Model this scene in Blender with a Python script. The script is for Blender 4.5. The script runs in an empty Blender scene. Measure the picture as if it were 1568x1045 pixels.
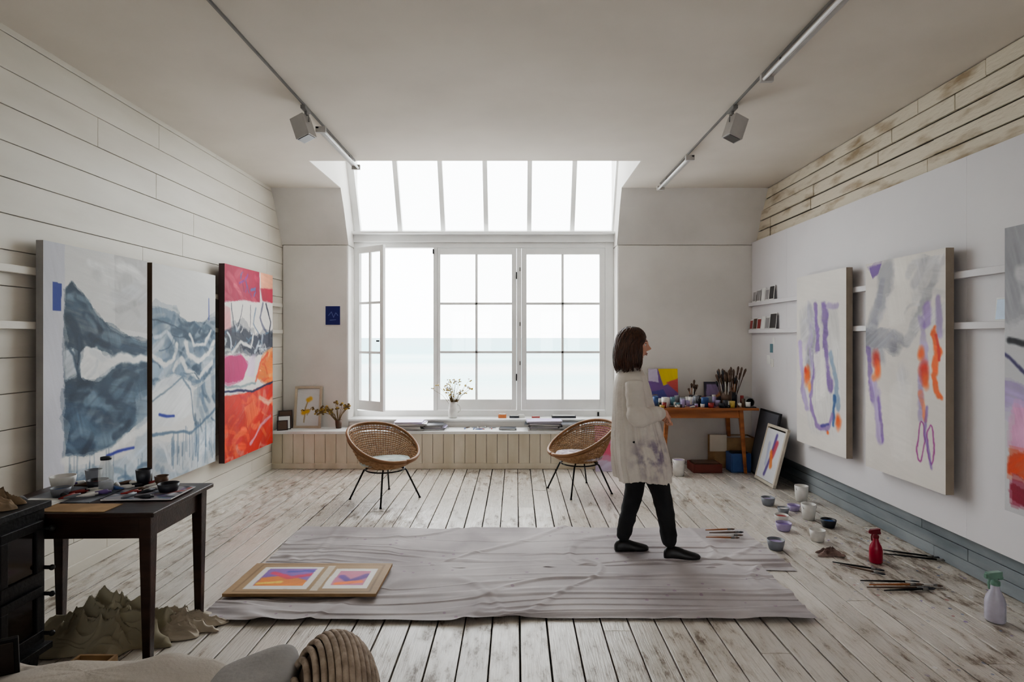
import bpy, math, random
import numpy as np
from mathutils import Vector, Matrix, noise as mnoise
random.seed(7); RNG=np.random.RandomState(5)
D=bpy.data; SC=bpy.context.scene
SC.view_settings.view_transform='AgX'; SC.view_settings.look='AgX - Medium High Contrast'

# ---------------------------------------------------------------- helpers
def lin1(v):
    v=v/255.0
    return v/12.92 if v<=0.04045 else ((v+0.055)/1.055)**2.4
def c(r,g,b): return (lin1(r),lin1(g),lin1(b),1.0)
def newmat(name):
    m=D.materials.new(name); m.use_nodes=True
    nt=m.node_tree; return m,nt,nt.nodes['Principled BSDF']
def N(nt,t,**kw):
    n=nt.nodes.new(t)
    for k,v in kw.items():
        if k in n.inputs: n.inputs[k].default_value=v
        else: setattr(n,k,v)
    return n
def mat(name,col,rough=0.6,col2=None,scale=8.0,bump=0.0,bscale=40.0,stretch=(1,1,1),metal=0.0,detail=4,lo=0.35,hi=0.65,spec=0.5):
    m,nt,p=newmat(name)
    p.inputs['Roughness'].default_value=rough
    p.inputs['Metallic'].default_value=metal
    p.inputs['Specular IOR Level'].default_value=spec
    tc=N(nt,'ShaderNodeTexCoord'); mp=N(nt,'ShaderNodeMapping'); mp.inputs['Scale'].default_value=stretch
    nt.links.new(tc.outputs['Object'],mp.inputs['Vector'])
    if col2 is None: col2=tuple(x*0.88 for x in col[:3])+(1,)
    nz=N(nt,'ShaderNodeTexNoise'); nz.inputs['Scale'].default_value=scale; nz.inputs['Detail'].default_value=detail
    nt.links.new(mp.outputs[0],nz.inputs['Vector'])
    r=N(nt,'ShaderNodeValToRGB'); r.color_ramp.elements[0].position=lo; r.color_ramp.elements[1].position=hi
    r.color_ramp.elements[0].color=col2; r.color_ramp.elements[1].color=col
    nt.links.new(nz.outputs['Fac'],r.inputs['Fac']); nt.links.new(r.outputs['Color'],p.inputs['Base Color'])
    if bump>0:
        n2=N(nt,'ShaderNodeTexNoise'); n2.inputs['Scale'].default_value=bscale; n2.inputs['Detail'].default_value=5
        nt.links.new(mp.outputs[0],n2.inputs['Vector'])
        b=N(nt,'ShaderNodeBump'); b.inputs['Strength'].default_value=bump; b.inputs['Distance'].default_value=0.01
        nt.links.new(n2.outputs['Fac'],b.inputs['Height']); nt.links.new(b.outputs[0],p.inputs['Normal'])
    return m

class B:
    """mesh builder: many parts -> one mesh object"""
    def __init__(s): s.v=[];s.f=[];s.mi=[];s.sm=[];s.mats=[]
    def _m(s,m):
        if m not in s.mats: s.mats.append(m)
        return s.mats.index(m)
    def add(s,vs,fs,m,smooth=False,M=None):
        o=len(s.v); k=s._m(m)
        for v in vs:
            v=Vector(v)
            if M is not None: v=M@v
            s.v.append(tuple(v))
        for f in fs:
            s.f.append([i+o for i in f]); s.mi.append(k); s.sm.append(smooth)
        return s
    def box(s,lo,hi,m,M=None):
        x0,y0,z0=lo;x1,y1,z1=hi
        vs=[(x0,y0,z0),(x1,y0,z0),(x1,y1,z0),(x0,y1,z0),(x0,y0,z1),(x1,y0,z1),(x1,y1,z1),(x0,y1,z1)]
        return s.add(vs,[(0,3,2,1),(4,5,6,7),(0,1,5,4),(1,2,6,5),(2,3,7,6),(3,0,4,7)],m,False,M)
    def tube(s,pts,r,m,seg=8,smooth=True,M=None,ell=None):
        pts=[Vector(p) for p in pts]; n=len(pts)
        rs=r if isinstance(r,(list,tuple)) else [r]*n
        vs=[];fs=[]; up=Vector((0,0,1)); prev=None
        for i,p in enumerate(pts):
            t=(pts[min(i+1,n-1)]-pts[max(i-1,0)]).normalized()
            if prev is None:
                a=Vector((0,1,0)) if abs(t.z)>0.9 else up
                x=t.cross(a).normalized()
            else: x=(prev-t*prev.dot(t)).normalized()
            prev=x; y=t.cross(x)
            for k in range(seg):
                an=2*math.pi*k/seg; e=(1,1) if ell is None else ell
                vs.append(p+x*math.cos(an)*rs[i]*e[0]+y*math.sin(an)*rs[i]*e[1])
        for i in range(n-1):
            for k in range(seg):
                k2=(k+1)%seg; fs.append((i*seg+k,i*seg+k2,(i+1)*seg+k2,(i+1)*seg+k))
        fs.append(tuple(range(seg))[::-1]); fs.append(tuple((n-1)*seg+k for k in range(seg)))
        return s.add(vs,fs,m,smooth,M)
    def lathe(s,prof,m,seg=24,M=None,smooth=True,cap0=True,cap1=False):
        vs=[];fs=[];n=len(prof)
        for r,z in prof:
            for k in range(seg):
                a=2*math.pi*k/seg; vs.append((r*math.cos(a),r*math.sin(a),z))
        for i in range(n-1):
            for k in range(seg):
                k2=(k+1)%seg; fs.append((i*seg+k,i*seg+k2,(i+1)*seg+k2,(i+1)*seg+k))
        if cap0: fs.append(tuple(range(seg))[::-1])
        if cap1: fs.append(tuple((n-1)*seg+k for k in range(seg)))
        return s.add(vs,fs,m,smooth,M)
    def sphere(s,ctr,rad,m,seg=16,rings=10,M=None,fn=None):
        vs=[];fs=[]
        for i in range(rings+1):
            ph=math.pi*i/rings
            for k in range(seg):
                a=2*math.pi*k/seg
                d=Vector((math.sin(ph)*math.cos(a),math.sin(ph)*math.sin(a),math.cos(ph)))
                q=Vector((d.x*rad[0],d.y*rad[1],d.z*rad[2]))
                if fn: q=fn(d,q)
                vs.append(q+Vector(ctr))
        for i in range(rings):
            for k in range(seg):
                k2=(k+1)%seg; fs.append((i*seg+k,(i+1)*seg+k,(i+1)*seg+k2,i*seg+k2))
        return s.add(vs,fs,m,True,M)
    def build(s,name,parent=None,bevel=0,loc=None):
        me=D.meshes.new(name); me.from_pydata(s.v,[],s.f)
        for m in s.mats: me.materials.append(m)
        me.polygons.foreach_set('material_index',s.mi); me.polygons.foreach_set('use_smooth',s.sm)
        me.update()
        o=D.objects.new(name,me); SC.collection.objects.link(o)
        if parent: o.parent=parent
        if bevel:
            b=o.modifiers.new('bevel','BEVEL'); b.width=bevel; b.segments=2; b.limit_method='ANGLE'
        return o
def empty(name,loc=(0,0,0)):
    e=D.objects.new(name,None); e.location=loc; e.empty_display_size=0.1; SC.collection.objects.link(e); return e
def T(x,y,z,rz=0,rx=0,ry=0):
    return Matrix.Translation((x,y,z))@Matrix.Rotation(rz,4,'Z')@Matrix.Rotation(rx,4,'X')@Matrix.Rotation(ry,4,'Y')
LAT=RNG.rand(256,256)
def vnoise(x,y):
    xi=np.floor(x).astype(int); yi=np.floor(y).astype(int); fx=x-xi; fy=y-yi
    fx=fx*fx*(3-2*fx); fy=fy*fy*(3-2*fy)
    g=lambda a,b: LAT[a%256,b%256]
    return (g(xi,yi)*(1-fx)+g(xi+1,yi)*fx)*(1-fy)+(g(xi,yi+1)*(1-fx)+g(xi+1,yi+1)*fx)*fy
def fbm(x,y,o=4):
    r=0;a=.5;t=0
    for i in range(o):
        r=r+a*vnoise(x+17.3*i,y+9.1*i); t+=a; a*=.5; x=x*2.03; y=y*2.03
    return r/t

# ---------------------------------------------------------------- materials
M_white=mat('white_painted_wood',c(224,219,208),0.45,c(208,202,190),3.0,0.15,25,stretch=(1,.25,1))
M_plaster=mat('white_plaster',c(222,218,213),0.85,c(210,206,201),1.5,0.25,10)
M_ceil=mat('ceiling_plaster',c(212,204,193),0.9,c(203,195,184),1.2,0.2,4)
M_panel=mat('white_wallboard',c(220,217,219),0.7,c(213,210,213),1.2,0.05,8)
M_cream=mat('aged_cream_boards',c(212,203,185),0.7,c(158,140,114),6.0,0.9,30,stretch=(1,.45,1.5),lo=.30,hi=.48,detail=9)
M_bluegrey=mat('blue_grey_boards',c(146,152,156),0.6,c(100,108,114),4,0.4,25,stretch=(1,.3,1),detail=8)
M_bench=mat('bench_cream_boards',c(224,216,200),0.6,c(208,198,178),5,0.2,25,stretch=(1,1,.3))
M_frame=mat('window_frame_paint',c(234,234,232),0.45,c(226,226,224),3)
M_dark=mat('dark_gap',c(46,40,35),0.9)
M_black=mat('black_metal',c(22,22,24),0.4,metal=.3)
M_iron=mat('cast_iron',c(30,30,32),0.45,bump=.2,bscale=60)
M_track=mat('grey_track_metal',c(128,126,124),0.5)
M_fix=mat('fixture_white',c(182,179,176),0.4)
M_tubeg=mat('lamp_tube_glass',c(240,240,240),0.2)
M_mahog=mat('dark_stained_wood',c(62,42,36),0.3,c(40,27,24),6,0.15,30,stretch=(.3,3,3))
M_orangewood=mat('honey_wood',c(178,112,66),0.4,c(142,86,50),6,0.1,30,stretch=(.3,3,3))
M_paper=mat('paper_white',c(230,230,228),0.7)
M_card=mat('cardboard',c(172,142,106),0.8,c(148,120,88),9)
M_canvasedge=mat('canvas_edge',c(158,146,132),0.8)
M_edge_l=mat('canvas_edge_grey',c(170,168,166),0.8)
def vcol_mat(name,rough=.65):
    m,nt,p=newmat(name)
    a=N(nt,'ShaderNodeVertexColor'); a.layer_name='Col'
    nt.links.new(a.outputs['Color'],p.inputs['Base Color']); p.inputs['Roughness'].default_value=rough
    n2=N(nt,'ShaderNodeTexNoise'); n2.inputs['Scale'].default_value=90
    tc=N(nt,'ShaderNodeTexCoord'); nt.links.new(tc.outputs['Object'],n2.inputs['Vector'])
    b=N(nt,'ShaderNodeBump'); b.inputs['Strength'].default_value=.15; b.inputs['Distance'].default_value=.004
    nt.links.new(n2.outputs['Fac'],b.inputs['Height']); nt.links.new(b.outputs[0],p.inputs['Normal'])
    return m
M_paint=vcol_mat('painted_canvas')

def floor_mat():
    m,nt,p=newmat('worn_painted_floorboards')
    L=nt.links.new
    tc=N(nt,'ShaderNodeTexCoord'); geo=N(nt,'ShaderNodeNewGeometry')
    off=N(nt,'ShaderNodeVectorMath',operation='SCALE')
    cmb=N(nt,'ShaderNodeCombineXYZ'); L(geo.outputs['Random Per Island'],cmb.inputs[0]); L(geo.outputs['Random Per Island'],cmb.inputs[1])
    L(cmb.outputs[0],off.inputs[0]); off.inputs['Scale'].default_value=37
    add=N(nt,'ShaderNodeVectorMath',operation='ADD'); L(tc.outputs['Object'],add.inputs[0]); L(off.outputs[0],add.inputs[1])
    mp=N(nt,'ShaderNodeMapping'); mp.inputs['Scale'].default_value=(6.5,2.2,1); L(add.outputs[0],mp.inputs[0])
    n1=N(nt,'ShaderNodeTexNoise'); n1.inputs['Scale'].default_value=2.6; n1.inputs['Detail'].default_value=11; n1.inputs['Roughness'].default_value=.74; L(mp.outputs[0],n1.inputs['Vector'])
    nw=N(nt,'ShaderNodeTexNoise'); nw.inputs['Scale'].default_value=.9; nw.inputs['Detail'].default_value=3; L(tc.outputs['Object'],nw.inputs['Vector'])
    ma=N(nt,'ShaderNodeMath',operation='MULTIPLY_ADD'); ma.inputs[1].default_value=.42; ma.inputs[2].default_value=-.21; L(nw.outputs['Fac'],ma.inputs[0])
    sm=N(nt,'ShaderNodeMath',operation='ADD'); L(n1.outputs['Fac'],sm.inputs[0]); L(ma.outputs[0],sm.inputs[1])
    r1=N(nt,'ShaderNodeValToRGB'); e=r1.color_ramp.elements; e[0].position=.34; e[1].position=.52
    e[0].color=c(124,111,98); e[1].color=c(214,208,199)
    x=r1.color_ramp.elements.new(.42); x.color=c(176,167,155)
    L(sm.outputs[0],r1.inputs['Fac'])
    mp2=N(nt,'ShaderNodeMapping'); mp2.inputs['Scale'].default_value=(60,3,1); L(add.outputs[0],mp2.inputs[0])
    n2=N(nt,'ShaderNodeTexNoise'); n2.inputs['Scale'].default_value=2; n2.inputs['Detail'].default_value=5; L(mp2.outputs[0],n2.inputs['Vector'])
    r2=N(nt,'ShaderNodeValToRGB'); r2.color_ramp.elements[0].position=.3; r2.color_ramp.elements[1].position=.48
    r2.color_ramp.elements[0].color=(.68,.65,.62,1); r2.color_ramp.elements[1].color=(1,1,1,1)
    L(n2.outputs['Fac'],r2.inputs['Fac'])
    mx=N(nt,'ShaderNodeMixRGB',blend_type='MULTIPLY'); mx.inputs[0].default_value=.6
    L(r1.outputs[0],mx.inputs[1]); L(r2.outputs[0],mx.inputs[2])
    mr=N(nt,'ShaderNodeMapRange'); mr.inputs['To Min'].default_value=.82; mr.inputs['To Max'].default_value=1.04
    L(geo.outputs['Random Per Island'],mr.inputs['Value'])
    hv=N(nt,'ShaderNodeHueSaturation'); L(mr.outputs[0],hv.inputs['Value']); L(mx.outputs[0],hv.inputs['Color'])
    vo=N(nt,'ShaderNodeTexVoronoi'); vo.inputs['Scale'].default_value=16; L(tc.outputs['Object'],vo.inputs['Vector'])
    lt=N(nt,'ShaderNodeMath',operation='LESS_THAN'); lt.inputs[1].default_value=.17; L(vo.outputs['Distance'],lt.inputs[0])
    sep=N(nt,'ShaderNodeSeparateXYZ'); L(tc.outputs['Object'],sep.inputs[0])
    mr2=N(nt,'ShaderNodeMapRange'); mr2.inputs['From Min'].default_value=1.4; mr2.inputs['From Max'].default_value=2.4; L(sep.outputs[0],mr2.inputs['Value'])
    n3=N(nt,'ShaderNodeTexNoise'); n3.inputs['Scale'].default_value=2.2; L(tc.outputs['Object'],n3.inputs['Vector'])
    gt=N(nt,'ShaderNodeMapRange'); gt.inputs['From Min'].default_value=.42; gt.inputs['From Max'].default_value=.56; L(n3.outputs['Fac'],gt.inputs['Value'])
    m1=N(nt,'ShaderNodeMath',operation='MULTIPLY'); L(lt.outputs[0],m1.inputs[0]); L(mr2.outputs[0],m1.inputs[1])
    m2=N(nt,'ShaderNodeMath',operation='MULTIPLY'); L(m1.outputs[0],m2.inputs[0]); L(gt.outputs[0],m2.inputs[1])
    m3=N(nt,'ShaderNodeMath',operation='MULTIPLY'); L(m2.outputs[0],m3.inputs[0]); m3.inputs[1].default_value=.8
    hs=N(nt,'ShaderNodeValToRGB'); hs.color_ramp.interpolation='CONSTANT'
    cols=[c(90,110,150),c(120,95,150),c(235,235,238),c(60,80,120),c(150,70,80)]
    hs.color_ramp.elements[0].color=cols[0]; hs.color_ramp.elements[1].position=.8; hs.color_ramp.elements[1].color=cols[4]
    for i in (1,2,3):
        q=hs.color_ramp.elements.new(.2*i); q.color=cols[i]
    sc=N(nt,'ShaderNodeSeparateXYZ'); L(vo.outputs['Color'],sc.inputs[0]); L(sc.outputs[0],hs.inputs['Fac'])
    fx=N(nt,'ShaderNodeMixRGB'); L(m3.outputs[0],fx.inputs[0]); L(hv.outputs[0],fx.inputs[1]); L(hs.outputs[0],fx.inputs[2])
    L(fx.outputs[0],p.inputs['Base Color'])
    rr=N(nt,'ShaderNodeMapRange'); rr.inputs['From Min'].default_value=.35; rr.inputs['From Max'].default_value=.55; rr.inputs['To Min'].default_value=.48; rr.inputs['To Max'].default_value=.17; L(sm.outputs[0],rr.inputs['Value']); L(rr.outputs[0],p.inputs['Roughness'])
    ad=N(nt,'ShaderNodeMath',operation='ADD'); L(n1.outputs['Fac'],ad.inputs[0]); L(n2.outputs['Fac'],ad.inputs[1])
    b=N(nt,'ShaderNodeBump'); b.inputs['Strength'].default_value=.4; b.inputs['Distance'].default_value=.006; L(ad.outputs[0],b.inputs['Height']); L(b.outputs[0],p.inputs['Normal'])
    return m
M_floor=floor_mat()

# ---------------------------------------------------------------- room
XL,XR=-2.89,2.96; YR=-3.0; YB=7.03; ZC=3.32
OX0,OX1=-2.07,1.25
b=B()
x=XL-0.05; wd=0.148
while x<XR+.1:
    y=YR-.05; first=True
    while y<7.2:
        ln=random.uniform(2.2,4.5) if not first else random.uniform(.8,4)
        first=False
        y2=min(y+ln,7.25); dz=random.uniform(-.003,.0); g1=random.uniform(.0025,.0055)
        b.box((x+g1,y+.0015,-.03),(x+wd-g1,y2-.0015,dz),M_floor)
        y=y2
    x+=wd
b.box((XL-.1,YR-.1,-.06),(XR+.2,7.4,-.032),M_dark)
b.build('floor',bevel=.003)

def boards_x(name,xf,sgn,y0,y1,z0,z1,h,m,jit=.001,th=.02,lr=(1.6,4.2),gap=.002,bev=.0025,back=None):
    b=B(); z=z0; r=random.Random(3)
    while z<z1-.01:
        zz=min(z+h,z1); y=y0
        while y<y1:
            ye=min(y+r.uniform(*lr),y1); j=r.uniform(0,jit)
            a,bb=sorted((xf+sgn*j,xf+sgn*(th)))
            b.box((a,y+gap*.5,z+gap+r.uniform(0,gap*.5)),(bb,ye-gap*.5,zz-gap),m)
            y=ye
        z=zz
    a,bb=sorted((xf+sgn*th*.98,xf+sgn*(th+.08)))
    b.box((a,y0,z0),(bb,y1,z1),back or m)
    return b.build(name,bevel=bev)
boards_x('wall_left',XL,-1,YR,7.4,0,3.34,.205,M_white)
boards_x('wall_right',XR,1,YR,7.4,0.25,3.34,.118,M_cream,jit=.016,th=.03,lr=(.5,1.8),gap=.005,bev=.005,back=M_dark)
boards_x('baseboard_right',XR-.008,1,YR,7.03,0,.25,.083,M_bluegrey,jit=.004,back=M_dark)
b=B()
ys=[YR,-1.2,1.24,3.68,6.12,7.025]
for i in range(5): b.box((2.915,ys[i]+.0003,.25),(2.955,ys[i+1]-.0003,2.725),M_panel)
b.build('wall_panel_right',bevel=.001)
b=B(); b.box((XL+.001,YR,0),(XL+.016,6.7,.07),M_white); b.build('baseboard_left',bevel=.003)
b=B()
b.box((XL,YB,0),(OX0,7.42,2.70),M_plaster)
b.box((OX1,YB,0),(XR+.02,7.42,2.70),M_plaster)
b.box((OX0,YB,0),(OX1,7.42,.52),M_plaster)
b.build('wall_back',bevel=.02)
def prism(b,poly,x0,x1,m):
    n=len(poly); vs=[(x0,y,z) for y,z in poly]+[(x1,y,z) for y,z in poly]
    fs=[tuple(range(n))[::-1],tuple(range(n,2*n))]+[(i,(i+1)%n,n+(i+1)%n,n+i) for i in range(n)]
    b.add(vs,fs,m)
b=B()
b.box((XL-.05,YR,ZC),(XR+.08,5.69,ZC+.1),M_ceil)
b.box((XL-.05,5.69,ZC),(OX0-.005,6.71,ZC+.1),M_ceil)
b.box((OX1+.005,5.69,ZC),(XR+.08,6.71,ZC+.1),M_ceil)
for x0,x1 in ((XL-.05,OX0-.005),(OX1+.005,XR+.08)):
    prism(b,[(YB,2.70),(6.93,2.90),(6.83,3.12),(6.71,3.32),(6.75,3.42),(7.0,3.42),(7.3,2.70)],x0,x1,M_plaster)
b.build('ceiling')
b=B()
for x0,x1 in ((OX0-.03,OX0+.002),(OX1-.002,OX1+.03)):
    prism(b,[(5.60,3.322),(6.709,3.322),(6.72,4.62),(6.55,4.6)],x0,x1,M_plaster)
    prism(b,[(6.709,3.322),(7.42,3.322),(7.42,4.62),(6.72,4.62)],x0,x1,M_plaster)
    prism(b,[(6.709,3.323),(6.83,3.122),(6.93,2.902),(7.029,2.702),(7.42,2.702),(7.42,3.323)],x0,x1,M_plaster)
prism(b,[(5.69,3.42),(5.69,3.325),(6.70,4.45),(6.68,4.58)],OX0-.03,OX1+.03,M_plaster)
b.build('ceiling_reveal')

# rear wall (behind the camera) with two unseen window openings added for fill light
RZ0,RZ1=1.0,2.4
b=B()
for (x0,x1,z0,z1) in ((XL,-2.0,0,3.34),(2.0,XR+.05,0,3.34),(-2.0,2.0,0,RZ0),(-2.0,2.0,RZ1,3.34),(-.75,.75,RZ0,RZ1)):
    b.box((x0,YR-.2,z0),(x1,YR,z1),M_plaster)
b.build('wall_rear')
b=B()
for xa,xb in ((-2.0,-.75),(.75,2.0)):
    n=3; w=(xb-xa)/n
    for i in range(n+1): b.box((xa+i*w-.02,YR-.12,RZ0),(xa+i*w+.02,YR-.06,RZ1),M_frame)
    for z in (RZ0+.02,(RZ0+RZ1)/2,RZ1-.02): b.box((xa,YR-.12,z-.02),(xb,YR-.06,z+.02),M_frame)
b.build('rear_fill_window')

mg,nt,p=newmat('window_glass'); nt.nodes.remove(p)
tr=N(nt,'ShaderNodeBsdfTransparent'); tr.inputs[0].default_value=(.97,.98,.98,1); gl=N(nt,'ShaderNodeBsdfGlossy'); gl.inputs['Roughness'].default_value=.02
mx=N(nt,'ShaderNodeMixShader'); mx.inputs[0].default_value=.04; nt.links.new(tr.outputs[0],mx.inputs[1]); nt.links.new(gl.outputs[0],mx.inputs[2]); nt.links.new(mx.outputs[0],nt.nodes['Material Output'].inputs['Surface'])

w=empty('window_1')
b=B(); F=M_frame; y0,y1=7.27,7.36
b.box((OX0,y0,.521),(OX0+.045,y1,2.78),F); b.box((1.14,y0,.521),(OX1,y1,2.78),F)
b.box((OX0+.045,y0,2.70),(1.14,y1,2.77),F); b.box((OX0+.045,y0,.521),(1.14,y1,.622),F)
b.box((-1.055,y0,.62),(-1.005,y1,2.70),F); b.box((.01,y0,.62),(.07,y1,2.70),F)
b.box((OX0,7.235,2.77),(OX1,7.42,2.87),F)
b.box((OX0,7.15,2.862),(OX1,7.40,2.89),F)
b.build('frame',w,.004)
def leaf(b,xa,xb,xm,sl,sr,yy0,yy1,M=None,top=2.695,zt=2.617,zb=.76,bot=.627):
    b.box((xa,yy0,bot),(xa+sl,yy1,top),F,M); b.box((xb-sr,yy0,bot),(xb,yy1,top),F,M)
    b.box((xa+sl,yy0,zt),(xb-sr,yy1,top),F,M); b.box((xa+sl,yy0,bot),(xb-sr,yy1,zb),F,M)
    b.box((xm-.015,yy0+.008,zb),(xm+.015,yy1-.008,zt),F,M)
    for z in (1.987,1.365): b.box((xa+sl,yy0+.008,z-.015),(xb-sr,yy1-.008,z+.015),F,M)
    b.box((xa+sl,(yy0+yy1)/2-.002,zb),(xb-sr,(yy0+yy1)/2+.002,zt),mg,M)
b=B(); leaf(b,-1.003,.008,-.505,.035,.06,7.275,7.32); b.build('casement_1',w,.003)
b=B(); leaf(b,.072,1.138,.598,.065,.068,7.275,7.32); b.build('casement_2',w,.003)
ang=math.atan2(7.0-7.26,-1.64+2.04)
b=B(); leaf(b,0,.48,.235,.055,.055,-.02,.02,M=T(-2.02,7.25,0,ang),bot=.64)
b.box((.40,-.06,1.5),(.42,-.02,1.52),M_black,T(-2.02,7.25,0,ang))
b.build('casement_open',w,.003)
b=B()
for z in (1.0,2.3): b.box((.0,7.25,z),(.012,7.27,z+.09),M_black)
for z in (1.2,1.7,2.4): b.box((.045,7.262,z),(.06,7.275,z+.05),M_track)
b.box((-1.06,7.24,2.62),(-1.045,7.27,2.68),M_black)
b.box((1.04,7.25,.55),(1.06,7.27,.6),M_black)
b.build('hinges',w)
sk=empty('window_3')
b=B()
dirv=Vector((0,6.66-7.32,4.4-2.88)); ln=dirv.length; a=math.atan2(dirv.z,dirv.y)
Ms=Matrix.Translation((0,7.32,2.88))@Matrix.Rotation(a,4,'X')
for i in range(7):
    x=-2.03+.55*i; hw=.028 if 0<i<6 else .045
    b.box((x-hw,0,-.03),(x+hw,ln,.035),F,Ms)
b.box((OX0,-.02,-.03),(OX1,.05,.035),F,Ms); b.box((OX0,ln-.06,-.03),(OX1,ln,.035),F,Ms)
b.box((OX0,0,-.012),(OX1,ln,-.008),mg,Ms)
b.build('glazing_bars',sk)

M_sill=mat('sill_paint',c(234,234,232),.35)
b=B(); b.box((OX0+.002,7.0,.52),(OX1-.002,7.27,.545),M_sill); b.build('window_sill',bevel=.005)
b=B()
BX1=1.30; x=XL+.002
while x<BX1-.02:
    xe=min(x+.127,BX1); dj=random.uniform(0,.003)
    b.box((x+.002,6.72+dj,.06),(xe-.002,6.742,.415),M_bench); x=xe
b.box((XL+.002,6.743,0.0),(BX1,6.76,.41),M_dark)
b.box((XL+.002,6.705,0.0),(BX1,6.722,.065),M_bench)
b.box((XL+.002,6.69,.415),(BX1,7.028,.447),M_sill)
b.box((BX1-.02,6.76,0),(BX1,7.028,.415),M_bench)
b.build('window_bench',bevel=.003)
b=B()
for z in (1.92,1.60): b.box((XL+.001,YR,z),(XL+.045,6.95,z+.045),M_white)
b.build('trim_1',bevel=.003)
b=B()
for z in (1.935,1.605): b.box((2.87,YR,z),(2.914,7.02,z+.045),M_panel)
b.build('trim_2',bevel=.003)

# ---------------------------------------------------------------- paintings
class P:
    def __init__(s,U,V,W,H,base,var=.05):
        s.U,s.V,s.W,s.H=U,V,W,H; x=s.x=U*W; y=s.y=V*H
        s.bw=[((fbm(x*3.5+i*31,y*3.5,5)-.5)*2,(fbm(x*3.5,y*3.5+i*57+9,5)-.5)*2) for i in range(7)]
        s.bf=[((fbm(x*16+i*31,y*16,3)-.5)*2,(fbm(x*16,y*16+i*57+9,3)-.5)*2) for i in range(3)]
        s.bt=[fbm(x*8+i*13,y*5+i*7,6) for i in range(5)]
        s.bl=[fbm(x*2.6+i*23,y*2.6+i*11,4) for i in range(3)]
        s.st=[fbm((x*math.cos(a)+y*math.sin(a))*5,(-x*math.sin(a)+y*math.cos(a))*60,3) for a in (.2,1.3,-.6)]
        s.C=np.ones(U.shape+(3,))*np.array(base)/255.0*(1+var*2*(s.bl[0][...,None]-.5)+var*(s.st[0][...,None]-.5)*.6)
        s.k=0; s.clip=None
    def _w(s,warp,i):
        a=s.bw[(s.k+i)%7]; f=s.bf[(s.k+i)%3]
        return s.U+(warp*a[0]+warp*.30*f[0])/s.W, s.V+(warp*a[1]+warp*.30*f[1])/s.H
    def blend(s,m,col,alpha,tex):
        if s.clip is not None: m=m*s.clip
        n=s.bt[s.k%5]; st=s.st[s.k%3]; l=s.bl[s.k%3]
        t=np.clip(1-tex*1.3+tex*2.6*(.6*n+.4*st),0,1)
        a=np.clip(m*alpha*t,0,1)[...,None]
        cc=np.array(col)/255.0*(1+1.1*tex*(l[...,None]-.5)+.5*tex*(st[...,None]-.5))
        s.C=s.C*(1-a)+cc*a
    def pmask(s,pts,warp):
        m=0
        for i,wf in enumerate((.6,1.0,1.5)):
            u,v=s._w(warp*wf,i*2); ins=np.zeros(u.shape,bool); n=len(pts)
            for j in range(n):
                x1,y1=pts[j];x2,y2=pts[(j+1)%n]
                if y1==y2: continue
                ins^=((y1>v)!=(y2>v))&(u<(x2-x1)*(v-y1)/(y2-y1)+x1)
            m=m+ins/3.0
        return m
    def poly(s,pts,col,alpha=1,warp=.06,tex=.3,sc=4.0):
        s.k+=1; m=s.pmask(pts,warp); s.blend(m,col,alpha,tex); return m
    def stroke(s,pts,w,col,alpha=1,warp=.03,tex=.3):
        s.k+=1; u,v=s._w(warp,0); x=u*s.W; y=v*s.H; d=np.full(u.shape,9.)
        for (a,b_),(c_,e) in zip(pts[:-1],pts[1:]):
            ax,ay,bx,by=a*s.W,b_*s.H,c_*s.W,e*s.H
            L2=(bx-ax)**2+(by-ay)**2+1e-9
            t=np.clip(((x-ax)*(bx-ax)+(y-ay)*(by-ay))/L2,0,1)
            d=np.minimum(d,np.hypot(x-ax-t*(bx-ax),y-ay-t*(by-ay)))
        ww=w*(.75+.5*s.bt[(s.k+2)%5])
        m=np.clip((ww/2-d)/(.006+w*.25)+.5,0,1)
        s.blend(m,col,alpha,tex)
    def bloom(s,u,v,r,col,alpha=.6,tex=.6,el=1.0):
        s.k+=1; a,b_=s._w(r*.7,0); d=np.hypot((a-u)*s.W,(b_-v)*s.H/el)
        s.blend(np.clip(1.2-(d/r)**1.5,0,1),col,alpha,tex)
    def wash(s,pts,cols,n,L=.2,w=.04,seed=0,alpha=.55,ang=(-.6,.6),warp=.05):
        r=random.Random(seed); old=s.clip; s.clip=s.pmask(pts,.05)
        us=[p[0] for p in pts]; vs=[p[1] for p in pts]
        for i in range(n):
            u=r.uniform(min(us),max(us)); v=r.uniform(min(vs),max(vs)); a=r.uniform(*ang); l=L*r.uniform(.4,1.2); k=r.uniform(-1,1)*.9
            p_=[(u,v)]
            for q in range(4):
                u+=math.cos(a)*l/4/s.W; v+=math.sin(a)*l/4/s.H; a+=k*.4; p_.append((u,v))
            s.stroke(p_,w*r.uniform(.4,1.5),r.choice(cols),alpha*r.uniform(.5,1.2),warp*.4,.5)
        s.clip=old
    def drips(s,u0,u1,v0,v1,col,n=12,w=.008,alpha=.5,seed=1):
        r=random.Random(seed)
        for i in range(n):
            u=r.uniform(u0,u1); a=r.uniform(v0,(v0+v1)/2)
            s.stroke([(u,a),(u+r.uniform(-.01,.01),r.uniform((v0+v1)/2,v1))],w*r.uniform(.5,1.6),col,alpha,.008,.3)

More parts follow.
